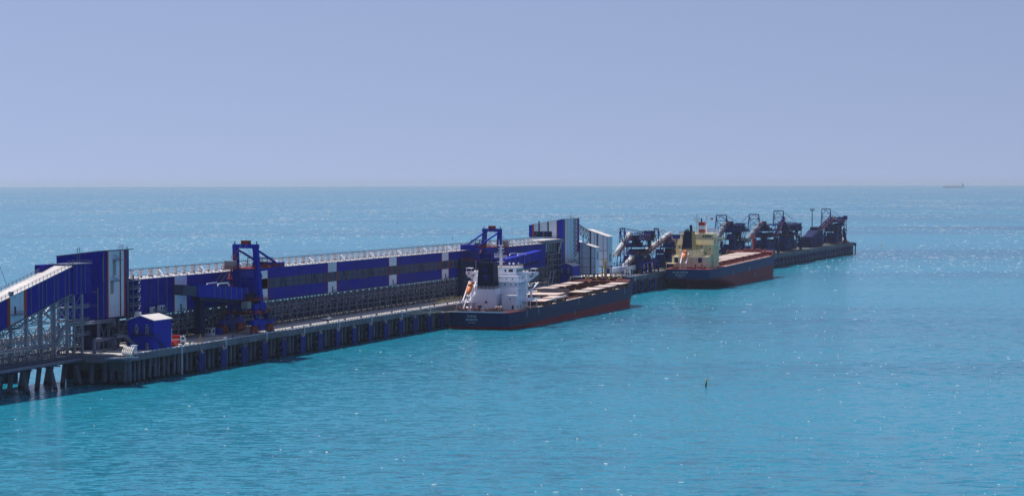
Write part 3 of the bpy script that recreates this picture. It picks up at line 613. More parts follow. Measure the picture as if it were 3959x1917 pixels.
def mk_cabin(label, s, t, dims=(15, 8.2, 9.8, 11.3), w=None):
    L_, D, HE, HR = dims
    q = thing("switchgear_cabin", label, "cabin", s, t, 10)
    part("wall", MB().prism_t([(-D, 0), (0, 0), (0, HE), (-D / 2, HR), (-D, HE)], 0, L_), M['blue2'], q)
    part("roof", MB().prism_t([(-D / 2, HR + .02), (0.4, HE + .0), (0.4, HE + .2), (-D / 2, HR + .25), (-D - .4, HE + .2), (-D - .4, HE)], -.4, L_ + .4), M['roof'], q)
    for y in (-6.2, -2.4):
        d = part("door", MB().box(-.12, 0, y - .6, y + .6, 5.3, 7.9), M['tubeg'], q); part("door_pane", MB().box(-.16, -.12, y - .25, y + .25, 6.8, 7.5), M['glass'], d)
        part("lamp", MB().box(-.4, 0, y - .2, y + .2, 8.3, 8.55), M['vehwhite'], q)
    d = part("door", MB().box(-.12, 0, -2.9, -1.9, .2, 2.4), M['tubeg'], q); part("door_pane", MB().box(-.16, -.12, -2.6, -2.2, 1.4, 2.1), M['glass'], d)
    part("landing", MB().box(-1.5, 0, -8.2, -.6, 5.0, 5.2).rail((-1.45, -8.2, 5.2), (-1.45, -.6, 5.2), 7), M['dark'], q)
    part("stair", MB().beam((-1.0, -.4, 5.0), (7.2, .7, .3), .5, .25).beam((-1.0, 0, 6.1), (7.2, .8, 1.4), .12).beam((-1.5, -.6, 5), (0.4, .4, 5), .3), M['dark'], q)
    part("air_unit", MB().box(6, 8, -9.8, -8.4, 10.2, 12.4), M['vehwhite'], q) if w else None
    part("cable_tray", MB().path([(-14, -6.5, 5.2), (-8, -6.4, 5.0), (-1.5, -6.3, 1.2), (0, -6.3, 1.2)], .3, 6).path([(-14, -6.0, 5.6), (-8, -5.9, 5.4), (-1.5, -5.8, 1.6), (0, -5.8, 1.6)], .18, 6).path([(-14, -7.0, 6.0), (-8, -6.9, 5.8), (-1.5, -6.8, 2.0), (0, -6.8, 2.0)], .18, 6), M['steel'], q) if w else None
    return q
mk_cabin("blue gabled cabin with white roof at the quay corner beside the pipe manifold", -22.0, -0.8, (13.5, 9.6, 9.8, 11.4), w=1)
mk_cabin("blue gabled cabin with white roof between the gallery end and the ship's bow", 515, -9, (13, 8.4, 9.4, 11.0))
def mk_aircon(s, t, z, label, n):
    q = thing("cooling_unit", label, "cooling unit", s, t, z)
    for k in range(n):
        part("casing", MB().box(k * 2.0, k * 2.0 + 1.8, -1.2, 0, .4, 2.4), M['vehwhite'], q); part("grille", MB().box(k * 2 + .25, k * 2 + 1.55, 0.0, .05, .7, 2.1), M['mesh'], q)
    part("frame", MB().box(-.6, n * 2 + .4, -1.6, .6, .1, .35).rail((-.6, .55, .35), (n * 2 + .4, .55, .35), 3 * n), M['steel'], q)
    for x in (-.4, n * 2 + .2): part("post", MB().beam((x, .4, -z + 10), (x, .4, .1), .3), M['steel'], q)
mk_aircon(6, -14.8, 20.4, "single white cooling unit on a platform above the corner cabin", 1)
mk_aircon(12, -14.8, 20.6, "twin white cooling unit on a platform above the corner cabin", 2)
for i, (s, n) in enumerate(((524, 1), (530, 2), (540, 1))):
    mk_aircon(s, -13, 21, "white cooling unit above the far blue cabin, %s" % ("end one beside the blue tower wall", "the wide one in the middle", "end one beside the white shed")[i], n)
# ------------------------------------------------------------------ blue ship loaders
def mk_loader(label, s, t, yaw, luff, boom_len, inner_len, flip=1):
    """portal stays square to the quay; the upper works (boom towards local -x) are built with the slew already applied"""
    q = thing("ship_loader", label, "ship loader", s, t, 10, group=None)
    c, sn = math.cos(yaw), math.sin(yaw)
    def Q(x, y, z): return (x * c - y * sn, x * sn + y * c, z)
    class U(MB):
        def box(self, x0, x1, y0, y1, z0, z1):
            return self.hexa([Q(x0, y0, z0), Q(x1, y0, z0), Q(x1, y1, z0), Q(x0, y1, z0), Q(x0, y0, z1), Q(x1, y0, z1), Q(x1, y1, z1), Q(x0, y1, z1)])
        def bm(self, p, r, w=.3, h=None): return self.beam(Q(*p), Q(*r), w, h)
        def rl(self, p, r, n, h=1.1, w=.1): return self.rail(Q(*p), Q(*r), n, h, w)
    B, Rm = M['blue2'], M['red']
    # travelling gear
    for ty in (6.0, -6.0):
        for sx in (-7.0, 7.0):
            bg_ = part("bogie", MB().prism([(sx - 3.0, .9), (sx + 3.0, .9), (sx + 2.4, 2.2), (sx + 1.2, 3.3), (sx - 1.2, 3.3), (sx - 2.4, 2.2)], ty - .55, ty + .55), Rm, q)
            for k in range(4): part("wheel", MB().tube((sx - 2.25 + k * 1.5, ty - .3, .6), (sx - 2.25 + k * 1.5, ty + .3, .6), .55, 10), M['maroon'], bg_)
        part("equaliser_beam", MB().prism([(-9.2, 3.3), (9.2, 3.3), (9.2, 5.2), (2.5, 5.2), (1.2, 5.2), (-9.2, 5.2)], ty - .9, ty + .9).prism([(-2.2, 1.2), (2.2, 1.2), (2.6, 3.3), (-2.6, 3.3)], ty - .5, ty + .5), B, q)
        for sx in (-4.5, 4.5): part("portal_leg", MB().beam((sx, ty, 5.2), (sx * .8, ty * .75, 8.8), 1.4), B, q)
    part("portal_ring", MB().box(-5.2, 5.2, -5.6, 5.6, 8.8, 11.0), B, q)
    part("slew_ring", MB().tube((0, 0, 11.0), (0, 0, 12.2), 4.2, 20), M['dark'], q)
    part("portal_walkway", MB().box(-7.5, 7.5, -7.0, 7.0, 7.3, 7.45).rail((-7.5, 7, 7.4), (7.5, 7, 7.4), 12).rail((-7.5, -7, 7.4), (-7.5, 7, 7.4), 10).rail((7.5, -7, 7.4), (7.5, 7, 7.4), 10), Rm, q)
    part("machinery_floor", U().box(-6.5, 7, -6.2, 6.2, 12.2, 12.45).rl((-6.5, 6.1, 12.4), (7, 6.1, 12.4), 10).rl((-6.5, -6.1, 12.4), (-6.5, 6.1, 12.4), 9), Rm, q)
    part("machinery_house", U().box(-5, 5.5, -2.4, 3.2, 12.5, 14.8), M['dark'], q)
    # mast columns and head
    for y in (-4.3, 4.3):
        k_ = 1 if y > 0 else -1
        lo, hi = (1.6, y * 1.12, 8.5), (-.6, y * .97, 32.0)
        part("mast_column", U().hexa([Q(*[a + d for a, d in zip(lo, o)]) for o in ((-1.2, -1.1, 0), (1.2, -1.1, 0), (1.2, 1.1, 0), (-1.2, 1.1, 0))] + [Q(*[a + d for a, d in zip(hi, o)]) for o in ((-.95, -.85, 0), (.95, -.85, 0), (.95, .85, 0), (-.95, .85, 0))]), B, q)
        part("back_stay", U().bm((-.4, y * .95, 31.2), (19.5, y * .8, 24.6), .62), B, q)
    part("head_beam", U().box(-1.3, .5, -5.2, 5.2, 31.4, 32.9).bm((-.4, -5, 31.6), (-.4, -3.2, 31.0), 1.0).bm((-.4, 5, 31.6), (-.4, 3.2, 31.0), 1.0), B, q)
    for y in (-1.05, 1.05):
        part("sheave_box", U().box(-1.2, .6, y - .6, y + .6, 32.9, 34.3), Rm, q)
    for y in (-4.6, 4.6): part("head_lamp", U().bm((-.4, y, 32.9), (-.4, y, 34.0), .3), M['dark'], q)
    # counterweight arm
    for y in (-3.6, 3.6): part("counterweight_girder", U().bm((-1, y, 23.2), (21, y, 23.9), .75, 1.1), B, q)
    part("counterweight", U().box(19.6, 23, -4, 4, 23.0, 25.6), B, q)
    part("arm_deck", U().box(-4.5, 21, -4.4, 4.4, 23.9, 24.05), Rm, q)
    part("arm_rail", U().rl((-4.5, 4.4, 24.05), (21, 4.4, 24.05), 22, 1.15, .14).rl((-4.5, -4.4, 24.05), (21, -4.4, 24.05), 22, 1.15, .14).rl((21, -4.4, 24.05), (21, 4.4, 24.05), 7, 1.15, .14), Rm, q)
    part("winch_roof", U().box(6.5, 15, -3.2, 3.2, 27.4, 27.65), M['dark'], q)
    for x, y in ((6.7, 3), (14.8, 3), (6.7, -3), (14.8, -3), (10.7, 3)): part("winch_post", U().bm((x, y, 24), (x, y, 27.4), .22), M['dark'], q)
    part("winch_drum", U().box(8, 13.5, -1.8, 1.8, 24.1, 26.0), M['dark'], q)
    part("electrical_house", U().box(-7.4, -4.4, -5.2, -1.6, 24.1, 26.9), M['grey'], q)
    part("house_platform", U().box(-8.2, -3.8, -6.0, -1.0, 23.8, 24.05).rl((-8.2, -6, 24), (-8.2, -1, 24), 5).rl((-8.2, -1, 24), (-3.8, -1, 24), 4), Rm, q)
    for k in range(3):
        z = 12.6 + k * 3.8
        part("stair_flight", U().bm((-3.8, -5.6, z), (-.9, -5.6, z + 3.6), .5, .2).bm((-3.8, -5.6, z + 1.0), (-.9, -5.6, z + 4.6), .12).box(-4.4, -.6, -6.4, -5.0, z + 3.55, z + 3.7), Rm, q)
    for k in range(2): part("mast_ladder", U().bm((-1.6, -4.6 + k * .8, 24), (-1.6, -4.2 + k * .8, 31), .12), Rm, q)
    part("mast_landing", U().box(-2.8, -1, -4.8, -2.8, 27.6, 27.75).rl((-2.8, -4.8, 27.7), (-2.8, -2.8, 27.7), 3), Rm, q)
    # boom
    tl = math.tan(luff)
    zb = lambda x: 12.2 + (-x - 2) * tl
    ww = 2.3; hh = 4.4
    def bx(nm, x0, x1, w, lo, hi, m):
        part(nm, U().add([Q(x0, -w, zb(x0) + lo), Q(x1, -w, zb(x1) + lo), Q(x1, w, zb(x1) + lo), Q(x0, w, zb(x0) + lo), Q(x0, -w, zb(x0) + hi), Q(x1, -w, zb(x1) + hi), Q(x1, w, zb(x1) + hi), Q(x0, w, zb(x0) + hi)],
             [(0, 3, 2, 1), (4, 5, 6, 7), (0, 1, 5, 4), (1, 2, 6, 5), (2, 3, 7, 6), (3, 0, 4, 7)]), m, q)
    nseg = 8; seg = (boom_len - 2) / nseg
    for k in range(nseg): bx("boom_panel", -2 - k * seg - .02, -2 - (k + 1) * seg + .02, ww, 0, hh, B)
    for k in range(nseg - 1):
        x = -2 - (k + .5) * seg * 0.86
        bx("boom_rib", x + .17, x - .17, ww + .14, -.1, hh + .1, M['steel'])
    bx("boom_underframe", -2, -boom_len + 2, ww * .7, -1.3, -.05, M['dark'])
    bx("boom_gutter", -2, -boom_len, ww + .1, hh, hh + .14, M['blue2'])
    if inner_len: bx("inner_boom", -boom_len + 1, -boom_len - inner_len, ww * .78, .25, hh - .55, M['mesh'])
    xs = -boom_len * .55
    part("suspension_frame", U().bm((xs + 4.5, -2.3, zb(xs) + hh), (xs + 3.4, -2.3, zb(xs) + hh + 1.1), .3).bm((xs - 4.5, -2.3, zb(xs) + hh), (xs - 3.4, -2.3, zb(xs) + hh + 1.1), .3).bm((xs + 3.6, -2.3, zb(xs) + hh + 1.1), (xs - 3.6, -2.3, zb(xs) + hh + 1.1), .4).bm((xs + 3.6, 2.3, zb(xs) + hh + 1.1), (xs - 3.6, 2.3, zb(xs) + hh + 1.1), .4).bm((xs + 4.5, 2.3, zb(xs) + hh), (xs + 3.4, 2.3, zb(xs) + hh + 1.1), .3).bm((xs - 4.5, 2.3, zb(xs) + hh), (xs - 3.4, 2.3, zb(xs) + hh + 1.1), .3), M['shipwhite'], q)
    for y in (-1.05, 1.05): part("hoist_rope", U().bm((-.4, y, 33.6), (xs, y, zb(xs) + hh + 1.1), .09).bm((-.4, y, 33.4), (10, y, 25.5), .08), M['dark'], q)
    part("operator_cabin", U().box(-9, -6, 2.6, 5.2, 9.4, 12.0), M['grey'], q)
    part("feed_chute", U().box(1, 6, -3, 3, 14.8, 20.5), B, q)
    part("inner_stair", U().bm((5, 3.8, 12.6), (1.5, 3.8, 17), .4, .2).bm((1.5, 3.8, 17), (5, 3.8, 21), .4, .2).bm((5, 3.8, 21), (2, 3.8, 24), .4, .2), Rm, q)
    # link to the gallery band
    part("link_conveyor", MB().beam((-2 * flip, -4, 15.0), (-26 * flip, -8.2, 16.8), 2.2, 2.6), M['dark'], q)
    part("link_tower", MB().box(-24.5 * flip - 2, -24.5 * flip + 2, -9.4, -6.4, 1.0, 14.8), M['dark'], q)
    part("link_walkway", MB().rail((-26 * flip, -7, 18.0), (-3 * flip, -3, 16.6), 14, 1.0, .1), Rm, q)
    part("cable_reel", MB().tube((4, 7.0, 6.0), (4, 7.5, 6.0), 1.9, 16), M['dark'], q)
    return q
mk_loader("blue ship loader with boom lowered along the quay, standing on red bogies", 71.5, -8.4, math.radians(4.5), math.radians(4.6), 40, 10)
mk_loader("blue ship loader raised behind the white ship's funnel, boom slanting up over its deck", 368, -8.4, math.radians(180 + 12.5), math.radians(5.5), 47, 0, flip=1)
# ------------------------------------------------------------------ second transfer tower and sheds
def mk_tower2():
    q = thing("transfer_tower", "white and blue transfer tower with sloping roof at the far end of the gallery", "tower", 521, -17, 0)
    # aft face: local s=0, t -19..0 ; side face runs to s=35
    def slope(y): return 45.0 + (y / 19.0) * 3.4
    def pan(nm, y0, y1, z0, m, x=0.0, d=.2):
        part(nm, MB().hexa([(x - d, y0, z0), (x, y0, z0), (x, y1, z0), (x - d, y1, z0), (x - d, y0, slope(y0)), (x, y0, slope(y0)), (x, y1, slope(y1)), (x - d, y1, slope(y1))]), m, q)
    part("core", MB().hexa([(0.02, -18.8, 36), (35, -18.8, 36), (35, -.05, 20), (0.02, -.05, 20), (.02, -18.8, slope(-18.8) - .05), (35, -18.8, slope(-18.8) - .05), (35, -.05, 44.9), (.02, -.05, 44.9)]), M['white'], q)
    pan("blue_wall_panel", -19, -17, 35.2, M['blue2']); pan("orange_trim", -17, -16, 35.2, M['orange'])
    for a, b in ((-16, -13.6), (-12.6, -8.4), (-7.4, -3.0)): pan("white_wall_panel", a, b, 38.4, M['white'])
    pan("white_wall_panel", -5.6, -3.0, 35.2, M['white'], -.02, .16)
    for y in (-13.6, -8.4):
        for k in range(4): part("window", MB().box(-.15, .0, y + .08, y + .92, 38.8 + k * 1.35, 39.9 + k * 1.35), M['glass'], q)
        pan("window_mullion", y, y + 1.0, 38.4, M['steel'], .01, .08)
    part("opening", MB().box(-.08, .0, -16, -5.7, 35.2, 38.35), M['dark'], q)
    part("opening_frame", MB().beam((-.2, -15.5, 35.2), (-.2, -14, 38.3), .25).beam((-.2, -10.5, 35.2), (-.2, -10.5, 38.3), .5), M['steel'], q)
    pan("orange_trim", -3.0, -2.2, 20, M['maroon']); pan("blue_wall_panel", -2.2, 0.0, 20, M['blue2'])
    # side face
    def sp(nm, x0, x1, m, z0=20.0, z1=45.0, y=.0, d=.2): part(nm, MB().box(x0, x1, y, y + d, z0, z1), m, q)
    sp("blue_wall_panel", -.2, 4.0, M['blue2']); sp("orange_trim", 4.0, 6.0, M['orange'])
    for a, b in ((6.0, 10.5), (11.0, 16.0), (16.4, 22)): sp("white_wall_panel", a, b, M['white'], 22)
    for a in (10.5, 16.0): sp("seam_strip", a, a + .45, M['dark'], 22, 45, 0, .12)
    sp("stair_recess", 22, 28.5, M['mesh'], 22, 45, -.4, .3)
    for k in range(9): part("stair_flight", MB().beam((22.5, .5, 23 + k * 2.4), (28, .5, 25.2 + k * 2.4), .4, .2).beam((22.2, .6, 25.3 + k * 2.4), (28.4, .6, 25.3 + k * 2.4), .25), M['steel'], q)
    sp("white_wall_panel", 28.5, 30, M['white'], 30); sp("orange_trim", 30, 31.8, M['orange'], 26); sp("blue_wall_panel", 31.8, 35, M['blue2'], 26)
    part("roof", MB().hexa([(-.4, -19.2, slope(-19) + .02), (35.2, -19.2, slope(-19) + .02), (35.2, .3, 45.03), (-.4, .3, 45.03), (-.4, -19.2, slope(-19) + .3), (35.2, -19.2, slope(-19) + .3), (35.2, .3, 45.3), (-.4, .3, 45.3)]), M['roof'], q)
    part("roof_mast", MB().beam((22, -1, 45), (22, -1, 48.5), .18).rail((18, -.5, 45.3), (26, -.5, 45.3), 6, 1.2).rail((0, -8, 43.8), (0, -6, 44.2), 3, 2.0), M['steel'], q)
    for x in (1, 12, 23, 34):
        for y in (-1, -9, -18): part("leg", MB().beam((x, y, 10), (x, y, 22 if y > -5 else 36), .7), M['steel'], q)
    for x in (1, 12, 23): part("cross_brace", MB().xbrace((x, -1, 10.2), (x + 11, -1, 10.2), (x, -1, 20), (x + 11, -1, 20), .4), M['steel'], q)
    part("lower_house", MB().box(3, 33, -16, -2, 10, 21.9), M['darkblue'], q)
    # open steel frame between gallery and tower
    g = thing("open_steel_frame", "open grey steel frame with flat roof linking gallery and white tower", "steel frame", 491, -17, 10)
    for k in range(6):
        x = 1.5 + k * 5.3
        part("post", MB().beam((x, .2, 0), (x, .2, 23.6), .5), M['steel'], g); part("post", MB().beam((x, -9, 0), (x, -9, 23.6), .5), M['steel'], g)
    for z in (3.6, 7, 10.2, 13.4, 16.4): part("floor_beam", MB().beam((0, .3, z), (30, .3, z), .32).beam((0, -9, z), (30, -9, z), .32).box(0, 30, -9, -.2, z + .1, z + .2), M['steel'], g)
    part("roof_slab", MB().box(-6, 30, -10.5, 1.0, 23.6, 24.3), M['roof'], g)
    part("roof_fascia", MB().box(-6, 30, 1.02, 1.2, 22.4, 24.35), M['steel'], g)
    part("brace", MB().beam((22, .4, 16.5), (28, .4, 23.4), .5).beam((2, .4, 0.3), (7, .4, 7), .3).beam((9, .4, .3), (14, .4, 7), .3), M['white'], g)
    for k in range(9): part("machine", MB().box(2 + k * 3.0, 4.2 + k * 3.0, -7, -3, 10.5 + (k % 3) * 2, 14 + (k % 4)), M['dark'] if k % 2 else M['grey'], g)
    for k in range(5): part("back_panel", MB().box(1 + k * 5.6, 6.2 + k * 5.6, -9.6, -9.4, 1, 23), M['mesh'] if k % 2 else M['white'], g)
mk_tower2()
def mk_shed(label, s, t, w, d, zt0, zt1, zb, strips, win):
    q = thing("conveyor_shed", label, "shed", s, t, 10)
    z0, z1, zb = zt0 - 10, zt1 - 10, zb - 10
    ed = sorted([0.0, d] + [v for a in strips for v in (a, a + 1.0)])
    zz = lambda y: z0 + (z1 - z0) * (y / d)      # y measured from the high inland end
    for a, b in zip(ed, ed[1:]):
        st = any(abs(a - x) < 1e-6 for x in strips)
        part("glazed_strip" if st else "wall_panel", MB().hexa([(0 + .15 * st, a - d, zb), (w, a - d, zb), (w, b - d, zb), (0 + .15 * st, b - d, zb), (0 + .15 * st, a - d, zz(a)), (w, a - d, zz(a)), (w, b - d, zz(b)), (0 + .15 * st, b - d, zz(b))]), M['mesh'] if st else M['white'], q)
    part("end_wall", MB().box(0.1, w - .1, .02, .2, zb, z1 - .1), M['white'], q)
    part("end_window", MB().box(w * .35, w * .7, .2, .28, zb + win, zb + win + 4.5), M['tubeg'], q)
    part("roof", MB().hexa([(-.4, -d - .4, z0 + .05), (w + .4, -d - .4, z0 + .05), (w + .4, .5, z1 + .05), (-.4, .5, z1 + .05), (-.4, -d - .4, z0 + .35), (w + .4, -d - .4, z0 + .35), (w + .4, .5, z1 + .35), (-.4, .5, z1 + .35)]), M['roof'], q)
    for z in (zb + 4, zb + 9): part("girt", MB().beam((-.15, -d, z), (-.15, 0, z), .22), M['steel'], q)
    for y in (-d * .66, -d * .2, 0): part("downpipe", MB().beam((-.2, y, zb), (-.2, y, zz(y + d)), .22), M['steel'], q)
    for x in (.4, w - .4):
        for y in (-d + .5, -d / 2, -.5): part("leg", MB().beam((x, y, 0), (x, y, zb), .6), M['steel'], q)
    part("cross_brace", MB().xbrace((0, -d + .5, 0), (0, -.5, 0), (0, -d + .5, zb), (0, -.5, zb), .3), M['steel'], q)
    part("floor_edge", MB().box(-.2, w + .2, -d - .2, .3, zb - .5, zb - .02), M['dark'], q)
    return q
mk_shed("lower white conveyor shed with dark glazed strips and sloping roof beside the blue cabin", 556, -7.5, 8, 11.5, 32.2, 28.2, 13.6, (1.6, 8.2), 8)
mk_shed("taller white conveyor shed with sloping roof behind the lower shed", 582, -7.5, 11, 11.6, 38.0, 33.8, 17.0, (1.0, 5.2), 2.5)
def mk_sloping_bridge():
    q = thing("conveyor_bridge", "open lattice conveyor bridge sloping from the tower down to the taller shed", "conveyor", 560, -19, 10)
    for k in range(4):
        a, b = k / 4, (k + 1) / 4
        p0 = Vector((-4 + 26 * a, 1.5 - 1 * a, 31.5 - 4.5 * a)); p1 = Vector((-4 + 26 * b, 1.5 - 1 * b, 31.5 - 4.5 * b)); dn = Vector((0, 0, -5))
        part("truss_bay", MB().beam(p0, p1, .35).beam(p0 + dn, p1 + dn, .3).beam(p0, p1 + dn, .25).beam(p0 + dn, p1, .25).beam(p0, p0 + dn, .25), M['steel'], q)
    part("cover", MB().beam((-4, 0, 32), (22, -1, 27.5), 2.2, 1.0), M['roof'], q)
    part("support", MB().beam((8, 1, 0), (8, 1, 25), .5).beam((20, 0, 0), (20, 0, 22), .5), M['steel'], q)
mk_sloping_bridge()
# ------------------------------------------------------------------ dark ship loaders on the far quay
def mk_dark_loader(label, s, t, tubes, frame, body, boom, tubemat, seed, extra=None):
    r = random.Random(seed); q = thing("stacker_loader", label, "ship loader", s, t, 10)
    D, B, R_ = M['dark'], M['darkblue'], M['maroon']
    for (x0, z0, x1, z1, rad) in tubes:
        n = max(1, int((x1 - x0) / 12)); a = Vector((x0, 0, z0)); b = Vector((x1, 0, z1))
        for k in range(n):
            p0 = a.lerp(b, k / n); p1 = a.lerp(b, (k + 1) / n - .004)
            part("tube_section", MB().tube(p0, p1, rad, 14), tubemat, q, True)
            part("tube_band", MB().tube(p0.lerp(p1, .97), p1, rad * 1.07, 14), M['steel'], q, True)
        off = Vector((0, rad + .5, -rad * .8))
        rl = MB().beam(a + off, b + off, .35, .5).beam(a + off + Vector((0, .8, 1.1)), b + off + Vector((0, .8, 1.1)), .2)
        for k in range(2 * n + 1): p0 = a.lerp(b, k / (2 * n)) + off; rl.beam(p0, p0 + Vector((0, .8, 1.1)), .18)
        part("tube_walkway", rl, R_, q)
        part("tube_girder", MB().beam(a + Vector((0, -rad, -rad)), b + Vector((0, -rad, -rad)), .5, .7).beam(a + Vector((0, rad, -rad)), b + Vector((0, rad, -rad)), .5, .7), R_, q)
        for k in range(1, 4):
            p0 = a.lerp(b, k / 4)
            part("tube_trestle", MB().beam((p0.x, -2, 0), (p0.x, -.6, p0.z - rad), .35).beam((p0.x, 2, 0), (p0.x, .6, p0.z - rad), .35).beam((p0.x, -1.6, p0.z * .4), (p0.x, 1.6, p0.z * .4), .25), B, q)
    # suspension frame
    fx, fw, fz0, fz1 = frame; h = fw / 2
    for sy in (-1, 1):
        part("frame_post", MB().beam((fx, sy * h * 1.15, fz0), (fx, sy * h, fz1), .6), B, q)
        part("frame_stay", MB().beam((fx, sy * h, fz1), (fx + 9, sy * h * 1.1, fz0 - 2), .3).beam((fx, sy * h, fz1), (fx - 12, sy * h * .9, fz0 - 6), .14), B, q)
    part("frame_beam", MB().beam((fx, -h, fz1), (fx, h, fz1), .6).beam((fx, -h * 1.05, fz1 * .5 + fz0 * .5 + 1), (fx, h * 1.05, fz1 * .5 + fz0 * .5 + 1), .35), B, q)
    part("frame_brace", MB().beam((fx, -h, fz1 * .5 + fz0 * .5 + 1), (fx, 0, fz1), .28).beam((fx, h, fz1 * .5 + fz0 * .5 + 1), (fx, 0, fz1), .28).xbrace((fx, -h, fz0), (fx, h, fz0), (fx, -h, (fz1 + fz0) / 2 + 1), (fx, h, (fz1 + fz0) / 2 + 1), .26), B, q)
    # body: portal legs, decks, houses
    x0, x1, zt = body; w = 5.2
    for x in (x0, x1):
        for y in (-w, w):
            part("portal_leg", MB().beam((x, y, 1.6), (x * .9 + (x0 + x1) * .05, y * .8, zt * .55), 1.7), B, q)
            bg_ = part("bogie", MB().box(x - 2.6, x + 2.6, y - .7, y + .7, .1, 1.6), R_, q)
    zl = [zt * .36, zt * .58, zt * .8, zt]
    for i, z in enumerate(zl):
        e = r.uniform(0, 3)
        part("deck_level", MB().box(x0 - 1 + e, x1 + 2 - e * .4, -w - .6, w + .6, z, z + .35), B, q)
        part("deck_rail", MB().rail((x0 - 1 + e, w + .5, z + .35), (x1 + 2 - e * .4, w + .5, z + .35), 12, 1.2, .16).rail((x0 - 1 + e, -w - .5, z + .35), (x0 - 1 + e, w + .5, z + .35), 5, 1.2, .16), R_ if i % 2 else B, q)
        if i < 3:
            for j in range(4):
                xa = x0 + (x1 - x0) * (j + r.uniform(0, .3)) / 4; ya = r.uniform(-w, w - 5)
                part(("machine_house", "chute", "drive_box", "cabinet")[j], MB().box(xa, xa + (x1 - x0) * r.uniform(.15, .24), ya, ya + r.uniform(3.5, 5), z + .36, z + r.uniform(2.0, max(2.2, zl[i + 1] - z - .2))), (B, D, B, D)[j], q)
            for j in range(3):
                xa = r.uniform(x0, x1 - 5)
                part("brace", MB().beam((xa, w, z), (xa + r.uniform(3, 7), w, zl[i + 1]), .35).beam((xa + 1, -w, z), (xa + 1, -w, zl[i + 1]), .4), B if j else R_, q)
    for k in range(3): part("lower_house", MB().box(x0 + (x1 - x0) * (k * .33 + .04), x0 + (x1 - x0) * (k * .33 + .26), -w + .5, w - 1.5 - k * .4, .8, zl[0] - .05), (D, B, D)[k], q)
    part("drive_head", MB().box(x1 * .2 + x0 * .8 - 3, x1 * .2 + x0 * .8 + 2.6, -2.6, 2.6, zt + .36, zt + 3.2), D, q)
    # boom with truss webs
    (bx0, bz0, bx1, bz1, bw) = boom
    a = Vector((bx0, 0, bz0)); b = Vector((bx1, 0, bz1)); n = 6; up = Vector((0, 0, 3.4))
    for k in range(n):
        p0, p1 = a.lerp(b, k / n), a.lerp(b, (k + 1) / n); mb = MB()
        for sy in (-bw / 2, bw / 2):
            o = Vector((0, sy, 0)); mb.beam(p0 + o, p1 + o, .4).beam(p0 + o + up, p1 + o + up, .35).beam(p0 + o, p1 + o + up, .28).beam(p0 + o, p0 + o + up, .28)
        part("boom_bay", mb, B, q)
    part("boom_belt", MB().beam(a + Vector((0, 0, 1.2)), b + Vector((0, 0, 1.2)), bw * .7, 1.6), D, q)
    part("boom_head", MB().box(b.x - 1, b.x + 3.5, -bw / 2 - .8, bw / 2 + .8, b.z - 2.5, b.z + 3.8), D, q)
    part("head_platform", MB().box(b.x - 2, b.x + 4.5, -bw / 2 - 1.6, bw / 2 + 1.6, b.z - .4, b.z - .2).rail((b.x - 2, bw / 2 + 1.5, b.z - .2), (b.x + 4.5, bw / 2 + 1.5, b.z - .2), 5, 1.1, .15), R_, q)
    part("spout", MB().tube((b.x + 1, 0, b.z - 2.5), (b.x + 1, 0, b.z - 9), 1.2, 10, .8), D, q)
    part("boom_stay", MB().beam((fx, h * .8, fz1), (b.x * .7 + a.x * .3, bw / 2, b.z * .7 + a.z * .3 + 3.4), .22).beam((fx, -h * .8, fz1), (b.x * .7 + a.x * .3, -bw / 2, b.z * .7 + a.z * .3 + 3.4), .22), B, q)
    for k in range(3): part("stair_flight", MB().beam((x1 - 6 + k, w + 1, zl[k]), (x1 - 1 - k, w + 1, zl[k + 1]), .5, .25), R_, q)
    if extra: extra(q)
    return q
mk_dark_loader("dark loader with white tube conveyor next to the white sheds", 612, -11, [(2, 13.2, 34, 24.6, 1.35)], (18, 2.8, 17, 28.0), (40, 66, 20), (44, 20.5, 82, 21.5, 4.2), M['tubew'], 1)
mk_dark_loader("dark loader under two white tube conveyors behind the yellow ship's stern", 660, -11, [(-26, 5.5, 4, 12.8, 1.4), (11, 10.4, 88, 22.2, 1.4)], (54, 2.8, 16, 26.2), (72, 104, 17), (76, 17, 104, 17.5, 4.2), M['tubew'], 2)
mk_dark_loader("dark loader with grey tube conveyor seen beside the yellow ship's bridge", 890, -11, [(-20, 10, 32, 27.0, 1.5)], (15, 7.2, 22, 32.0), (34, 70, 24), (40, 22, 76, 21.5, 4.6), M['tubeg'], 3)
mk_dark_loader("dark loader with two grey tube conveyors behind the yellow ship's bow", 985, -11, [(-46, 6, -4, 13.0, 1.5), (5, 11.8, 62, 24.7, 1.5)], (34, 7.2, 22, 31.0), (58, 104, 22), (8, 18.5, -30, 19.5, 4.6), M['tubeg'], 4)
mk_dark_loader("dark loader with stepped decks and drooping boom head past the yellow ship's bow", 1096, -11, [(4, 14, 42, 27.0, .9)], (20, 7.4, 20, 32.5), (24, 88, 20.5), (48, 20.0, 96, 17.5, 6.0), M['darkblue'], 5)
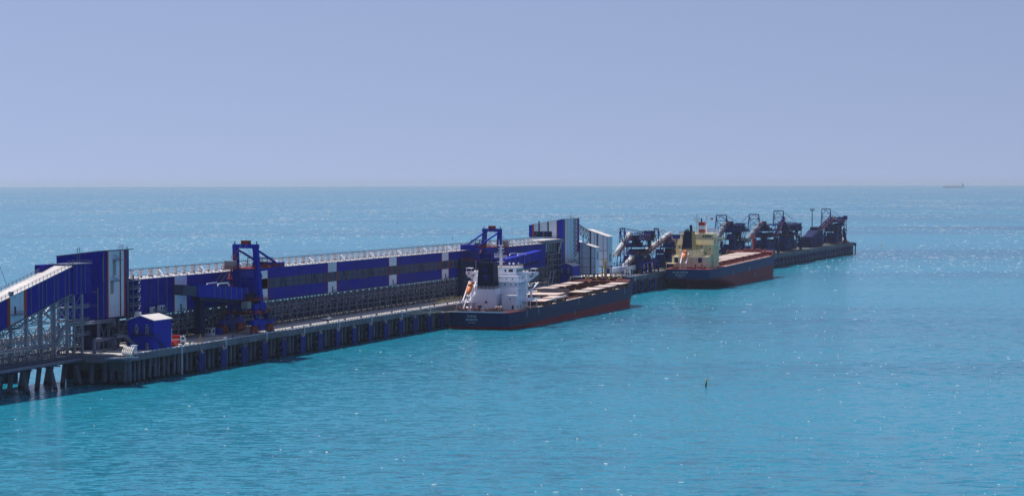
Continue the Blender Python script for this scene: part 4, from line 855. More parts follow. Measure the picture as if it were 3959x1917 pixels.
def f_extra(q):
    part("tail_hopper", MB().prism([(-84, .2), (-30, .2), (-28, 14.0), (-50, 14.2), (-62, 11.0), (-84, 8.4)], -4.5, 4.5), M['dark'], q)
    for k in range(9): part("hopper_rib", MB().beam((-82 + k * 6, 4.7, .3), (-82 + k * 6, 4.7, 8.2 + k * .62), .5), M['darkblue'], q)
    part("hopper_rail", MB().rail((-84, 4.4, 8.4), (-62, 4.4, 11.0), 8, 1.2, .2).rail((-62, 4.4, 11), (-50, 4.4, 14.2), 5, 1.2, .2).box(-50, -30, -3, 3, 14.2, 16.6), M['dark'], q)
    part("hopper_frame", MB().beam((-92, 5, 0), (-92, 5, 9), .7).beam((-92, 5, 9), (-40, 5, 9), .6).beam((-92, -5, 0), (-92, -5, 9), .7).beam((-92, -5, 9), (-92, 5, 9), .6), M['darkblue'], q)
    part("operator_cabin", MB().box(95, 100, 1, 4.5, 20.6, 24.2), M['darkblue'], q)
    part("cabin_arm", MB().beam((70, 2, 18), (100, 2, 20.5), .8).rail((72, 4, 18.6), (100, 4, 20.8), 10, 1.1, .16), M['maroon'], q)
    for sy in (-2.6, 2.6): part("belt_side", MB().beam((-40, sy, 11.0), (47, sy, 24.0), .45, 1.3), M['maroon'], q)
mk_dark_loader("dark loader with open belt ramp at the far quay's end beside the striped beacon", 1322, -11, [(-42, 11, 46, 23.8, .8)], (12, 7.4, 16, 31.4), (28, 86, 19.0), (60, 19.0, 88, 19.5, 4.0), M['darkblue'], 6, f_extra)
def mk_tail_conveyors():
    q = thing("covered_conveyor", "low white covered conveyor on the quay between the two ships", "conveyor", 600, -8.5, 10)
    for k in range(7): part("cover_panel", MB().box(k * 9.2, k * 9.2 + 9.1, -2.2, 0, 2.8, 5.4), M['white'], q)
    for k in range(14): part("post", MB().beam((k * 4.7, -.2, 0), (k * 4.7, -.2, 2.8), .3).beam((k * 4.7, -2, 0), (k * 4.7, -2, 2.8), .3), M['steel'], q)
    part("girder", MB().box(0, 64.4, -2.3, .1, 2.2, 2.75), M['grey'], q)
    q = thing("blue_portal_row", "row of blue steel portals with pale infill panels beside the yellow ship's stern", "steel frame", 655, -5, 10)
    for k in range(5): part("portal", MB().beam((k * 10, 0, 0), (k * 10, 0, 6.4), .7).beam((k * 10, -6, 0), (k * 10, -6, 6.4), .7).beam((k * 10, 0, 6.4), (k * 10, -6, 6.4), .7), M['blue2'], q)
    for k in range(4): part("infill_panel", MB().box(k * 10 + 1.2, k * 10 + 8.6, -3.2, -3.0, 2.6, 5.6), M['white'] if k % 2 == 0 else M['hatch'], q)
    part("ridge_beam", MB().beam((0, 0, 6.4), (40, 0, 6.6), .7).beam((0, -6, 6.4), (40, -6, 6.6), .7), M['blue2'], q)
    q = thing("low_blue_conveyor", "low blue conveyor housing running behind the yellow ship", "conveyor", 700, -20, 10)
    for k in range(22): part("cover_panel", MB().box(k * 16, k * 16 + 15.9, -3, 0, 1.5, 6.2), M['darkblue'], q)
    for k in range(44): part("post", MB().beam((k * 8, -.3, 0), (k * 8, -.3, 1.5), .4), M['dark'], q)
mk_tail_conveyors()
def mk_lattice_mast():
    q = thing("lattice_mast", "thin dark lattice mast standing by the last loader's hopper", "mast", 1310, -19, 10)
    part("shaft", MB().beam((0, -.4, 0), (0, -.15, 30), .3).beam((0, .4, 0), (0, .15, 30), .3).beam((.6, 0, 0), (.2, 0, 30), .3), M['dark'], q)
    part("top_platform", MB().box(-1.2, 1.2, -1.6, 1.6, 30, 30.3).rail((-1.2, -1.6, 30.3), (-1.2, 1.6, 30.3), 3, 1.6, .2).rail((1.2, -1.6, 30.3), (1.2, 1.6, 30.3), 3, 1.6, .2), M['dark'], q)
mk_lattice_mast()
def mk_beacon():
    q = thing("beacon_tower", "white beacon column with one red band at the end of the far quay", "beacon", 1412, -8, 10)
    part("column", MB().tube((0, 0, .8), (0, 0, 4.2), 1.25, 16), M['vehwhite'], q, True)
    part("red_band", MB().tube((0, 0, 4.2), (0, 0, 8.4), 1.24, 16), M['vehred'], q, True)
    part("column", MB().tube((0, 0, 8.4), (0, 0, 11.4), 1.23, 16), M['vehwhite'], q, True)
    part("gallery", MB().tube((0, 0, 11.4), (0, 0, 11.8), 1.8, 16).tube((0, 0, 11.8), (0, 0, 13), 1.0, 12), M['grey'], q)
    part("lantern", MB().ball((0, 0, 13.4), .7, 8), M['glass'], q)
    part("base", MB().tube((0, 0, 0), (0, 0, .8), 2.4, 16), M['conc'], q)
    solo("inflatable_boat_cover", MB().prism([(-9, 0), (4, 0), (4.6, .8), (-6, 2.0), (-9.4, 1.4)], -2, 2), M['vehred'], "red tarpaulin covered boat lying beside the striped beacon", "boat", 1408, -5, 10.02)
mk_beacon()
# ------------------------------------------------------------------ vehicles and booths on the quay
def wheels(q, xs, w, r, name="wheel"):
    for x in xs:
        for y in (-w / 2, w / 2):
            o = part(name, MB().tube((x, y - .18, r), (x, y + .18, r), r, 14), M['black'], q, True); part("rim", MB().tube((x, y - .2, r), (x, y + .2, r), r * .55, 10), M['steel'], o)
def mk_truck():
    q = thing("fire_truck", "red fire truck with white stripe parked beside the corner cabin", "truck", 4.0, -5.5, 10, rz=math.radians(55))
    part("body", MB().box(-3.6, 1.6, -1.25, 1.25, .9, 3.3), M['vehred'], q)
    part("stripe", MB().box(-3.55, 1.55, -1.27, 1.27, 1.75, 2.1), M['vehwhite'], q)
    part("cab", MB().prism([(1.65, .8), (3.7, .8), (3.8, 1.8), (3.3, 3.0), (1.65, 3.1)], -1.22, 1.22), M['vehwhite'], q)
    part("windscreen", MB().prism([(3.72, 1.95), (3.84, 1.95), (3.42, 2.85), (3.32, 2.85)], -1.05, 1.05), M['glass'], q)
    part("side_window", MB().box(2.1, 3.0, -1.24, 1.24, 1.95, 2.7), M['glass'], q)
    part("chassis", MB().box(-3.6, 3.6, -.9, .9, .55, .9), M['dark'], q)
    part("roof_ladder", MB().beam((-3.4, .5, 3.45), (1.4, .5, 3.45), .12).beam((-3.4, -.5, 3.45), (1.4, -.5, 3.45), .12), M['steel'], q)
    part("light_bar", MB().box(2.2, 2.6, -.8, .8, 3.08, 3.3), M['blue2'], q)
    wheels(q, (-2.4, 2.6), 2.2, .55)
mk_truck()
def mk_pickup():
    q = thing("pickup_truck", "white double cab pickup driving on the shaded quay under the gallery", "pickup", 153, -9, 10, rz=math.radians(180))
    part("body", MB().prism([(-2.6, .55), (2.55, .55), (2.65, 1.05), (1.3, 1.2), (-2.6, 1.2)], -.9, .9), M['vehwhite'], q)
    part("cab", MB().prism([(-1.2, 1.2), (1.35, 1.2), (.5, 1.9), (-1.0, 1.9)], -.82, .82), M['vehwhite'], q)
    part("windscreen", MB().prism([(1.28, 1.25), (1.36, 1.25), (.58, 1.86), (.5, 1.86)], -.75, .75), M['glass'], q)
    part("side_window", MB().prism([(-.95, 1.28), (1.0, 1.28), (.45, 1.8), (-.85, 1.8)], -.84, .84), M['glass'], q)
    part("cargo_bed", MB().box(-2.55, -1.25, -.75, .75, 1.2, 1.26), M['dark'], q)
    for y in (-.65, .65): part("headlight", MB().box(2.6, 2.68, y - .18, y + .18, .82, 1.0), M['glass'], q)
    wheels(q, (-1.6, 1.6), 1.7, .38)
mk_pickup()
def mk_booth(label, s, t, L_, D, H_, blue=False):
    q = thing("guard_booth", label, "booth", s, t, 10)
    part("wall", MB().box(0, L_, -D, 0, .15, H_), M['white'], q)
    part("roof", MB().box(-.3, L_ + .3, -D - .3, .3, H_, H_ + .2), M['grey'], q)
    w = part("window", MB().box(-.06, 0, -D * .8, -D * .2, 1.1, H_ - .4), M['glass'], q); part("window_bar", MB().box(-.1, -.06, -D * .54, -D * .46, 1.1, H_ - .4), M['white'], w)
    part("side_window", MB().box(L_ * .2, L_ * .8, 0, .06, 1.1, H_ - .5), M['glass'] if not blue else M['blue2'], q)
    part("plinth", MB().box(-.1, L_ + .1, -D - .1, .1, 0, .15), M['conc'], q)
mk_booth("pale guard booth on a dark plinth beside the red fire truck", -3.5, -4.5, 3.0, 3.2, 5.6, True)
mk_booth("small white booth in the shade below the near loader's boom", 50, -12.6, 2.6, 3.0, 2.9)
mk_booth("white berth number booth on the quay edge at the white ship's bow", 615, -2.0, 4, 4, 4.6)
mk_booth("white window booth beside the far blue cabin", 508, -4.5, 3, 4.2, 4.0)
def mk_sign9():
    q = thing("berth_board", "white board with dark square figure on the booth at the ship's bow", "sign", 614.7, -4.0, 12.2)
    part("board", MB().box(-.1, 0, -1.7, 1.7, 0, 2.2), M['vehwhite'], q)
    part("figure", MB().box(-.16, -.1, -.8, .8, 1.5, 1.85).box(-.16, -.1, -.8, -.5, .8, 1.5).box(-.16, -.1, .5, .8, .3, 1.5).box(-.16, -.1, -.8, .5, .8, 1.05).box(-.16, -.1, -.8, .5, .3, .5), M['navy'], q)
mk_sign9()
solo("storage_container", MB().box(0, 3, -2.4, 0, 0, 2.6).box(-.03, 0, -2.3, -.1, .15, 2.45), M['blue2'], "small blue storage container next to the shaded white booth", "container", 56, -12.6, 10.02)
def mk_prop():
    q = thing("timber_prop", "slanting timber prop standing on the sunlit quay edge beyond the fire truck", "prop", 15, -1.8, 10)
    part("post", MB().beam((0, 0, 0), (.6, .6, 3.2), .35), M['wood'], q); part("brace", MB().beam((1.2, .8, 0), (.6, .6, 2.6), .3), M['wood'], q); part("foot", MB().box(-.4, 1.6, -.2, 1.0, 0, .15), M['wood'], q)
mk_prop()
def mk_red_pump():
    q = thing("fire_pump", "low red pump unit at the quay edge behind the corner cabin", "pump", -6.5, -2.2, 10)
    part("tank", MB().tube((0, 0, 1.1), (3.6, 0, 1.1), .8, 12), M['vehred'], q, True); part("skid", MB().box(-.2, 3.8, -.8, .8, 0, .35), M['dark'], q); part("engine", MB().box(3.7, 5, -.6, .6, .3, 1.7), M['vehred'], q)
mk_red_pump()
def mk_crane():
    q = thing("lattice_crane", "dark lattice crane boom rising beyond the inclined gallery roof", "crane", -40.5, -46, 10)
    mb = MB()
    for k in range(10):
        a = Vector((0, -k * .72, k * 2.7)); b = Vector((0, -(k + 1) * .72, (k + 1) * 2.7)); h = .8
        for y in (-h, h): mb.beam(a + Vector((0, y, 0)), b + Vector((0, y, 0)), .22)
        mb.beam(a + Vector((0, -h, 0)), b + Vector((0, h, 0)), .15).beam(a + Vector((0, h, 0)), b + Vector((0, -h, 0)), .15)
    part("boom", mb, M['dark'], q)
    part("pendant", MB().beam((0, -4.2, 34), (0, 1.6, 20), .1).beam((0, -7.2, 27), (0, 3.4, 8), .1), M['dark'], q)
    part("base", MB().box(-6, 3, -3, 3, -10.5, 0).box(-5, 2, -2.5, 2.5, 0, 3), M['dark'], q)
mk_crane()
# ------------------------------------------------------------------ ships
class Hull:
    def __init__(s, L_, B, zd, zc, k): s.L, s.b, s.zd, s.zc, s.k = L_, B / 2, zd, zc, k
    def xs(s, z): return max(0.0, (s.zc - z) * s.k)
    def xb(s, z): return s.L - 4.5 + 4.5 * max(0, min(1.25, (z + 2) / (s.zd + 2)))
    def half(s, x, z):
        if z >= s.zc: w0, Ls = s.b * .86, 26.0
        else: w0, Ls = s.b * .86 * max(.10, 1 - (s.zc - z) / 6.5), 26 + (s.zc - z) * 5
        d = max(0.0, x - s.xs(z)); h = w0 + (s.b - w0) * math.sin(math.pi / 2 * min(1, d / Ls))
        if d < 1.2 and z >= s.zc: h *= .93 + .07 * (d / 1.2) ** .5
        db = max(0.0, s.xb(z) - x); Lb = 23.0 - 3 * max(0, min(1, z / s.zd))
        return h * (1 - (1 - min(1, db / Lb)) ** 2.5) ** .52
    def stations(s, z, n=64, x0=None):
        a, b = s.xs(z) if x0 is None else x0, s.xb(z); out = []
        for k in range(n + 1):
            u = k / n; u = .5 - .5 * math.cos(math.pi * u); out.append(a + (b - a) * u)
        return out
    def skin(s, zs, n=64, x0=None):
        mb = MB(); N = n + 1; vs = []; fs = []
        for z in zs:
            X = s.stations(z, n, x0)
            vs += [(x, s.half(x, z), z) for x in X] + [(x, -s.half(x, z), z) for x in X]
        st = 2 * N
        for i in range(len(zs) - 1):
            a, b = i * st, (i + 1) * st
            for k in range(n):
                fs.append((a + k, a + k + 1, b + k + 1, b + k)); fs.append((a + N + k + 1, a + N + k, b + N + k, b + N + k + 1))
            if x0 is None: fs.append((a + N, a, b, b + N))
        return mb.add(vs, fs)
    def deck(s, z, n=64, x0=None, inset=.15):
        X = s.stations(z, n, x0); N = n + 1; e = lambda x: max(.0, s.half(x, z) - inset)
        return MB().add([(x, e(x), z) for x in X] + [(x, -e(x), z) for x in X], [(k, k + 1, N + k + 1, N + k) for k in range(n)])
def ring_rail(mb, pts, z, sp=1.6, h=1.1, w=.09):
    for a, b in zip(pts, pts[1:]):
        d = math.hypot(b[0] - a[0], b[1] - a[1]); mb.rail((a[0], a[1], z), (b[0], b[1], z), max(1, int(d / sp)), h, w)
    return mb
def block(q, nm, x0, x1, y0, y1, z0, z1, m, rail=True, rm=None):
    part(nm, MB().box(x0, x1, y0, y1, z0, z1), m, q)
    if rail: part("deck_rail", ring_rail(MB(), [(x0, y0), (x0, y1), (x1, y1)], z1), rm or m, q)
def ports(q, pts, x, m, w=.5, h=.75):      # windows on an aft wall
    for y, z in pts: part("window", MB().box(x - .06, x, y - w / 2, y + w / 2, z - h / 2, z + h / 2), m, q)
def sports(q, pts, y, m, w=.6, h=.75):     # windows on the starboard wall
    for x, z in pts: part("window", MB().box(x - w / 2, x + w / 2, y, y + .06, z - h / 2, z + h / 2), m, q)
def winch(q, x, y, z, m):
    part("winch", MB().box(x - .9, x + .9, y - 1.6, y + 1.6, z, z + .3).tube((x, y - 1.2, z + .9), (x, y + .6, z + .9), .62, 10).tube((x, y - 1.25, z + .9), (x, y - 1.1, z + .9), .95, 10).tube((x, y + .6, z + .9), (x, y + .75, z + .9), .95, 10).box(x - .5, x + .5, y + .8, y + 1.5, z + .3, z + 1.4), m, q)
def mk_lifeboat(label, root, x, y, z, m, length=7.0):
    # hangs on its ramp, nose down and aft; world position from the ship's own frame
    o = bpy.data.objects.new("lifeboat", None); COL.link(o); o["label"] = label; o["category"] = "lifeboat"; o["group"] = "free-fall lifeboats"
    o.matrix_world = root.matrix_world @ Matrix.Translation((x, -y, z)) @ Matrix.Rotation(math.radians(-38), 4, 'Y')
    prof = [(-3.5, .05), (-3.2, .55), (-2.4, 1.0), (-1.0, 1.25), (1.0, 1.3), (2.4, 1.2), (3.1, .95), (3.3, .3)]
    n = 12; vs = []; fs = []
    for px, r in prof:
        for k in range(n):
            g = 2 * math.pi * k / n; vs.append((px * length / 7, math.cos(g) * r, math.sin(g) * r * (1.0 if math.sin(g) < 0 else .85)))
    for i in range(len(prof) - 1):
        for k in range(n): a = i * n + k; b = i * n + (k + 1) % n; fs.append((a, b, b + n, a + n))
    fs += [tuple(range(n))[::-1], tuple(range((len(prof) - 1) * n, len(prof) * n))]
    part("hull", MB().add(vs, fs), m, o, True)
    part("canopy", MB().hexa([(.9, -.8, 1.0), (3.0, -.8, .8), (3.0, .8, .8), (.9, .8, 1.0), (1.4, -.6, 1.75), (2.8, -.6, 1.6), (2.8, .6, 1.6), (1.4, .6, 1.75)]), m, o)
    part("keel", MB().box(-2.6, 2.6, -.2, .2, -1.42, -1.2), M['grey'], o); part("canopy_window", MB().box(1.15, 1.3, -.45, .45, 1.2, 1.55), M['glass'], o)
def ship_common(q, hl, P):
    zd = hl.zd
    part("hull", hl.skin([-4, -2, -1, 0, .6, 1.2, 2, 3, 4, 5, 6] + [z for z in (7, 8, 9.5, 11) if z < zd - .3] + [zd]), P['hull'], q, True)
    part("deck", hl.deck(zd - .02), P['deck'], q)
    part("deck_side_walk", MB().box(40, hl.L - 30, hl.b - 3.0, hl.b - .25, zd - .01, zd + .06).box(40, hl.L - 30, -hl.b + .25, -hl.b + 3.0, zd - .01, zd + .06), P['walk'], q)
    # forecastle: raised deck, bulwark, bulkhead
    xf = hl.L - 21.0; zf = zd + 2.6
    part("forecastle_side", hl.skin([zd, zd + 1.4, zd + 2.6, zd + 3.9], 30, xf), P['hull'], q, True)
    part("forecastle_deck", hl.deck(zf, 30, xf + .05, .3), P['deck'], q)
    hb = hl.half(xf, zd + 2)
    part("forecastle_bulkhead", MB().box(xf - .15, xf + .15, -hb, hb, zd, zf), P['deck'], q)
    for sy in (-1, 1):
        part("bulwark_wing", MB().prism([(xf - 9, zd), (xf, zd), (xf, zd + 3.9), (xf - 1, zd + 3.9)], sy * hb - .12, sy * hb + .12), P['deck'], q)
    for (x, y) in ((6, -5), (6, 5), (10, -2.5), (10, 2.5), (4, 0)): winch(q, xf + x, y, zf, P['gear'])
    for (x, y) in ((12, -6), (3, -9), (3, 9), (8, 9), (15, 3), (8, -9), (2, -3), (2, 4)): part("mushroom_vent", MB().tube((xf + x, y, zf), (xf + x, y, zf + 1.3), .3, 8).ball((xf + x, y, zf + 1.4), .6, 8, .6), P['gear2'], q)
    mx = xf + 9
    part("foremast", MB().tube((mx, 0, zf), (mx, 0, zf + 9.5), .75, 10, .5).box(mx - .6, mx + .6, -2.2, 2.2, zf + 6.4, zf + 6.7).box(mx - 1, mx + 1, -1.1, 1.1, zf + 9.4, zf + 10.2).beam((mx, 0, zf + 10), (mx, 0, zf + 11.6), .2), P['mast'], q)
    part("mast_rail", ring_rail(MB(), [(mx - .6, -2.2), (mx - .6, 2.2), (mx + .6, 2.2)], zf + 6.7, 1.1).rail((mx - 1, -1.1, zf + 10.2), (mx - 1, 1.1, zf + 10.2), 2), P['mast'], q)
    # edge rails, pipes, hold vents
    part("bulwark_rail", MB().rail((42, hl.b - .2, zd), (xf - 9, hl.b - .2, zd), int((xf - 51) / 2.2), 1.1, .1), P['rail'], q)
    part("bulwark_rail", MB().rail((42, -hl.b + .2, zd), (xf - 9, -hl.b + .2, zd), int((xf - 51) / 2.2), 1.1, .1), P['rail'], q)
    for yy in (hl.b - 3.6, -hl.b + 3.6): part("deck_pipe", MB().tube((44, yy, zd + .7), (xf - 2, yy, zd + .7), .2, 6).tube((44, yy + .5, zd + .5), (xf - 2, yy + .5, zd + .5), .14, 6), P['gear'], q)
    # holds
    n = 7; x0, x1 = P['hold']; pitch = (x1 - x0) / n; hw, hl_ = 8.6, pitch * .66
    for i in range(n):
        a = x0 + i * pitch + pitch * .12; b = a + hl_; zt = zd + 2.0
        co = MB()
        for (c0, c1, d0, d1) in ((a, b, -hw, -hw + .4), (a, b, hw - .4, hw), (a, a + .4, -hw, hw), (b - .4, b, -hw, hw)): co.box(c0, c1, d0, d1, zd, zt)
        part("hatch_coaming", co, P['deck'], q)
        k = n - i                                # hold number counts from the bow
        op = k in P['open']
        if op: part("hold_interior", MB().box(a + .4, b - .4, -hw + .4, hw - .4, zd - .01, zd + .05), M['navy'], q)
        for sy in (-1, 1):
            off = hw * .90 if op else 0.0
            y0, y1 = sorted((sy * (.06 + off), sy * (hw - .05 + off)))
            mcov = P['cover2'] if (k in P['worn']) else P['cover']
            c = part("hatch_cover", MB().box(a - .5, b + .5, y0, y1, zt + .05, zt + .28), mcov, q)
            part("cover_skirt", MB().box(a - .4, b + .4, y0 + .1, y1 - .1, zt - .55, zt + .04), P['deck'], c)
            if op:
                ye = sy * (hl.b - 1.0)
                for xx in (a, (a + b) / 2, b): part("cover_stand", MB().beam((xx, ye, zd), (xx, ye, zt - .5), .4).beam((xx, sy * (hw + 2.5), zd), (xx, sy * (hw + 2.5), zt - .5), .35), P['deck'], q)
        # cross-deck gear
        xc = b + (pitch - hl_) * .5
        part("cross_deck_house", MB().box(xc - 1.3, xc + 1.3, -3, 3, zd, zd + 1.7), P['deck'], q)
        part("cross_deck_pipe", MB().beam((xc + 1.8, -hw, zd + .9), (xc + 1.8, hw, zd + .9), .25).beam((xc - 1.9, -hw, zd + 1.2), (xc - 1.9, hw, zd + 1.2), .2), P['gear'], q)
        for sy in (-1, 1):
            part("hold_vent", MB().tube((xc, sy * 6, zd), (xc, sy * 6, zd + 2.0), .35, 8).ball((xc, sy * 6, zd + 2.1), .6, 8, .6), P['gear2'], q)
            part("deck_box", MB().box(xc - 1, xc + 1, sy * (hl.b - 3.4) - .6, sy * (hl.b - 3.4) + .6, zd, zd + 1.1), P['gear2'] if i % 2 else P['gear'], q)
            for j in range(4): part("air_pipe", MB().tube((a + j * hl_ / 3, sy * (hl.b - 1.4), zd), (a + j * hl_ / 3, sy * (hl.b - 1.4), zd + 1.0), .22, 6), P['gear2'], q)
def transom_text(q, hl, lines, ty):
    for i, (txt, size, z) in enumerate(lines):
        mb = text_mesh(txt, size, M['letter'], lambda x, y, z=z: (-.04 + 0 * x, ty + x, z + y))
        part("ship_name" if i == 0 else "home_port" if i == 1 else "registry_number", mb, M['letter'], q)
def draft_marks(q, hl, xs, z0, z1):
    for x in xs:
        h = hl.half(x, (z0 + z1) / 2)
        part("draft_mark", MB().box(x - .12, x + .12, h + .01, h + .06, z0, z1).box(x - .5, x + .5, h + .01, h + .05, z1 - .9, z1 - .6).box(x - .4, x + .4, h + .01, h + .05, z1 + .4, z1 + .8), M['letter'], q)
TRIM = math.radians(0.85)
def mk_tutor():
    hl = Hull(229, 32.3, 7.6, .6, 2.2)
    q = thing("bulk_carrier", "dark blue hulled bulk carrier with white superstructure and navy funnel moored at the near berth", "ship", 264, 18.8, 0, pitch=TRIM)
    P = dict(hull=hull_mat("tutor_hull_paint", (0.002, 0.019, 0.085), (0.40, 0.004, 0.026), 1.35), deck=M['reddeck'], walk=M['side'], gear=M['reddeck'], gear2=M['mast'], mast=M['mast'], rail=M['reddeck'],
             cover=M['hatch'], cover2=M['hatch2'], hold=(47, 208), open={7, 6, 4, 3, 2, 1}, worn={4})
    ship_common(q, hl, P); Wh, zd = M['shipwhite'], hl.zd
    # poop: casing with funnel, side house, accommodation
    part("stern_bulwark", MB().box(.1, .35, -12.5, 12.5, zd, zd + .5), Wh, q)
    block(q, "engine_casing", 17.7, 28, -6.8, 2.5, zd, 17.1, Wh)
    part("funnel", MB().hexa([(18.2, -6.4, 17.12), (25.5, -6.4, 17.12), (25.5, 1.6, 17.12), (18.2, 1.6, 17.12), (19.0, -5.9, 29.0), (25.3, -5.9, 29.0), (25.3, 1.2, 29.0), (19.0, 1.2, 29.0)]), M['navy'], q)
    for k in range(5): part("exhaust_pipe", MB().tube((21 + (k % 3) * 1.5, -4.5 + k * 1.1, 28.9), (20.6 + (k % 3) * 1.5, -4.5 + k * 1.1, 30.2 + (k % 2) * .5), .42, 8), M['black'], q)
    part("funnel_emblem", MB().box(18.34, 18.5, -3.4, -1.4, 25.0, 26.6).box(18.34, 18.5, -3.6, -1.2, 20.5, 23.5), M['darkblue'], q)
    block(q, "side_house", 20.5, 30, 4.6, 11.6, zd, 14.2, Wh)
    block(q, "link_house", 27, 31, 2.55, 6.5, zd, 17.1, Wh, False)
    part("accommodation", MB().box(26.2, 41.5, -10.6, 10.4, zd, 22.6), Wh, q)
    part("tall_window", MB().box(28.1, 28.9, 2.52, 2.6, 11.5, 14.0), M['glass'], q)
    for z in (11.0, 14.3, 17.2, 20.0): part("walkway", MB().box(26.0, 43.4, 10.4, 11.9, z, z + .15).box(25.0, 26.15, -11.2, 11.9, z, z + .15), Wh, q); part("deck_rail", ring_rail(MB(), [(25.05, -11.2), (25.05, 11.85), (43.3, 11.85)], z + .15), Wh, q)
    ports(q, [(5.0, 21.3), (8.0, 21.3), (7.2, 18.8), (9.6, 18.8), (-8.4, 18.8), (-8.4, 21.2), (4.4, 18.8)], 26.2, M['glass'])
    ports(q, [(8.6, 12.6)], 20.5, M['glass']); ports(q, [(-2, 11.2), (-5.4, 9.0), (-4.6, 9.2)], 17.7, M['glass'], 1.1, 1.0)
    sports(q, [(29 + 2.4 * k, z) for k in range(5) for z in (9.8, 13.0, 15.9, 18.8, 21.4)], 10.4, M['glass'])
    sports(q, [(22.5, 9), (26.5, 9)], 11.6, M['glass'], .9, 1.6)
    ports(q, [(3.2, 8.8), (9.8, 8.7)], 20.4, M['dark'], .8, 1.9)
    part("wheelhouse", MB().hexa([(29.5, -8.6, 22.62), (40.5, -8.6, 22.62), (40.5, 8.6, 22.62), (29.5, 8.6, 22.62), (29.5, -8.6, 26.3), (41, -8.6, 26.3), (41, 8.6, 26.3), (29.5, 8.6, 26.3)]), Wh, q)
    for y0, y1 in ((3.2, 3.9), (5.2, 7.2)): part("bridge_window", MB().box(29.42, 29.5, y0, y1, 24.3, 25.5), M['glass'], q)
    for k in range(4): part("bridge_window", MB().box(30.4 + k * 2.5, 32.5 + k * 2.5, 8.6, 8.68, 24.1, 25.6), M['glass'], q)
    for sy in (-1, 1):
        y0, y1 = sorted((sy * 8.6, sy * 16.9))
        part("bridge_wing", MB().box(33.4, 37.6, y0, y1, 22.6, 22.85).box(33.4, 33.55, y0, y1, 22.85, 23.95).box(33.4, 37.6, *sorted((sy * 16.75, sy * 16.9)), 22.85, 23.95).box(37.45, 37.6, y0, y1, 22.85, 23.95), Wh, q)
        part("wing_strut", MB().beam((34, sy * 16.2, 22.5), (34, sy * 10.5, 18.4), .5).beam((37, sy * 16.2, 22.5), (37, sy * 10.5, 18.4), .5), Wh, q)
        part("wing_post", MB().beam((34, sy * 11.4, 18.0), (34, sy * 11.4, 22.6), .5), Wh, q)
        part("wing_canopy", MB().box(33.6, 37, *sorted((sy * 14.2, sy * 16.8)), 25.5, 25.7).beam((33.8, sy * 16.6, 23.9), (33.8, sy * 16.6, 25.5), .15).beam((33.8, sy * 14.4, 22.9), (33.8, sy * 14.4, 25.5), .15), Wh, q)
        for k in range(2): part("liferaft_canister", MB().tube((34.2, sy * (11 + k * 1.5) - .5, 24.3), (34.2, sy * (11 + k * 1.5) + .5, 24.3), .36, 10), M['vehwhite'], q)
        part("lifebuoy", MB().box(33.3, 33.4, sy * 15.4 - .4, sy * 15.4 + .4, 23.0, 23.8), M['orange'], q)
    part("compass_deck_rail", ring_rail(MB(), [(29.6, -8.5), (29.6, 8.5), (40.8, 8.5)], 26.3, 1.3, 1.2, .12), M['side'], q)
    part("compass_deck", MB().box(29.4, 41.1, -8.7, 8.7, 26.3, 26.45), M['roof'], q)
    for (x, y, r) in ((33, 6.4, .55), (36, 3.5, .45), (31, -5, .4), (38, 7.2, .3)): part("satellite_dome", MB().tube((x, y, 26.4), (x, y, 27.4), .2, 8).ball((x, y, 27.9), r, 10), M['vehwhite'], q)
    m = MB().tube((34, 0, 26.4), (34, 0, 36.0), .8, 10, .4)
    for z, w in ((30.6, 3.2), (31.3, 2.8), (28.6, 1.6), (33.2, 1.5), (34.6, 1.2), (36.0, 1.4)): m.box(33.4, 34.6, -w, w, z, z + .2)
    part("radar_mast", m.beam((34, -.8, 36), (34, -.8, 38.8), .16).beam((34, .7, 36), (34, .7, 38.0), .16).beam((33.2, -2.8, 31.5), (33.2, -2.8, 33), .14), Wh, q)
    part("radar_scanner", MB().box(33.2, 33.5, -2.4, 1.2, 32.1, 32.5).box(33.2, 33.5, -.4, 1.8, 34.9, 35.2), Wh, q)
    part("whip_aerial", MB().beam((27, -9.8, 22.6), (27, -9.8, 29.4), .12), Wh, q)
    # lifeboat ramp
    for y in (-10.3, -7.0): part("launch_rail", MB().beam((19, y, 20.4), (9.5, y, 12.2), .45).beam((9.6, y, 7.6), (9.6, y, 12.2), .4).beam((17.8, y, 7.6), (17.8, y, 19.4), .4).beam((9.6, y, 8), (17.8, y, 16), .25), Wh, q)
    part("launch_frame", MB().beam((19, -10.3, 20.4), (19, -7, 20.4), .45).beam((17.8, -10.3, 14), (17.8, -7, 14), .3).box(14, 26, -11, -6.9, 11.0, 11.2).box(15, 26, -10.8, -6.9, 13.8, 14).rail((14, -11, 11.2), (14, -7, 11.2), 4).rail((15, -10.8, 14), (26, -10.8, 14), 8), Wh, q)
    part("boat_deck_house", MB().box(20, 26.1, -10.5, -6.85, zd, 18.6), Wh, q)
    mk_lifeboat("orange free-fall lifeboat on the stern ramp of the white and navy ship", q, 14.0, -8.65, 17.3, M['boat'])
    # stern deck gear
    for (x, y) in ((4, -8), (5, 3), (5.5, 8.5), (9, 5), (8, -3), (11, -12)): winch(q, x, y, zd, M['reddeck'])
    for k in range(3): part("hose_reel", MB().tube((14.5, 3.6 + k * 1.1, zd + 1.2), (14.5, 4.4 + k * 1.1, zd + 1.2), 1.0, 12), M['side'], q)
    for k in range(2): part("liferaft_canister", MB().tube((12, -9.6 + k * 1.6, zd + 1.2), (12, -8.6 + k * 1.6, zd + 1.2), .6, 10), M['vehwhite'], q)
    part("stern_rail", ring_rail(MB(), [(.3, -13), (.3, 13), (10, 14.2), (26, 15.6), (42, 15.9)], zd + .02), M['side'], q)
    part("boat_deck_starboard", MB().box(28, 44, 10.45, 15.8, 11.2, 11.4).beam((30, 15.3, zd), (30, 15.3, 11.2), .3).beam((40, 15.3, zd), (40, 15.3, 11.2), .3).rail((28, 15.7, 11.4), (44, 15.7, 11.4), 10), Wh, q)
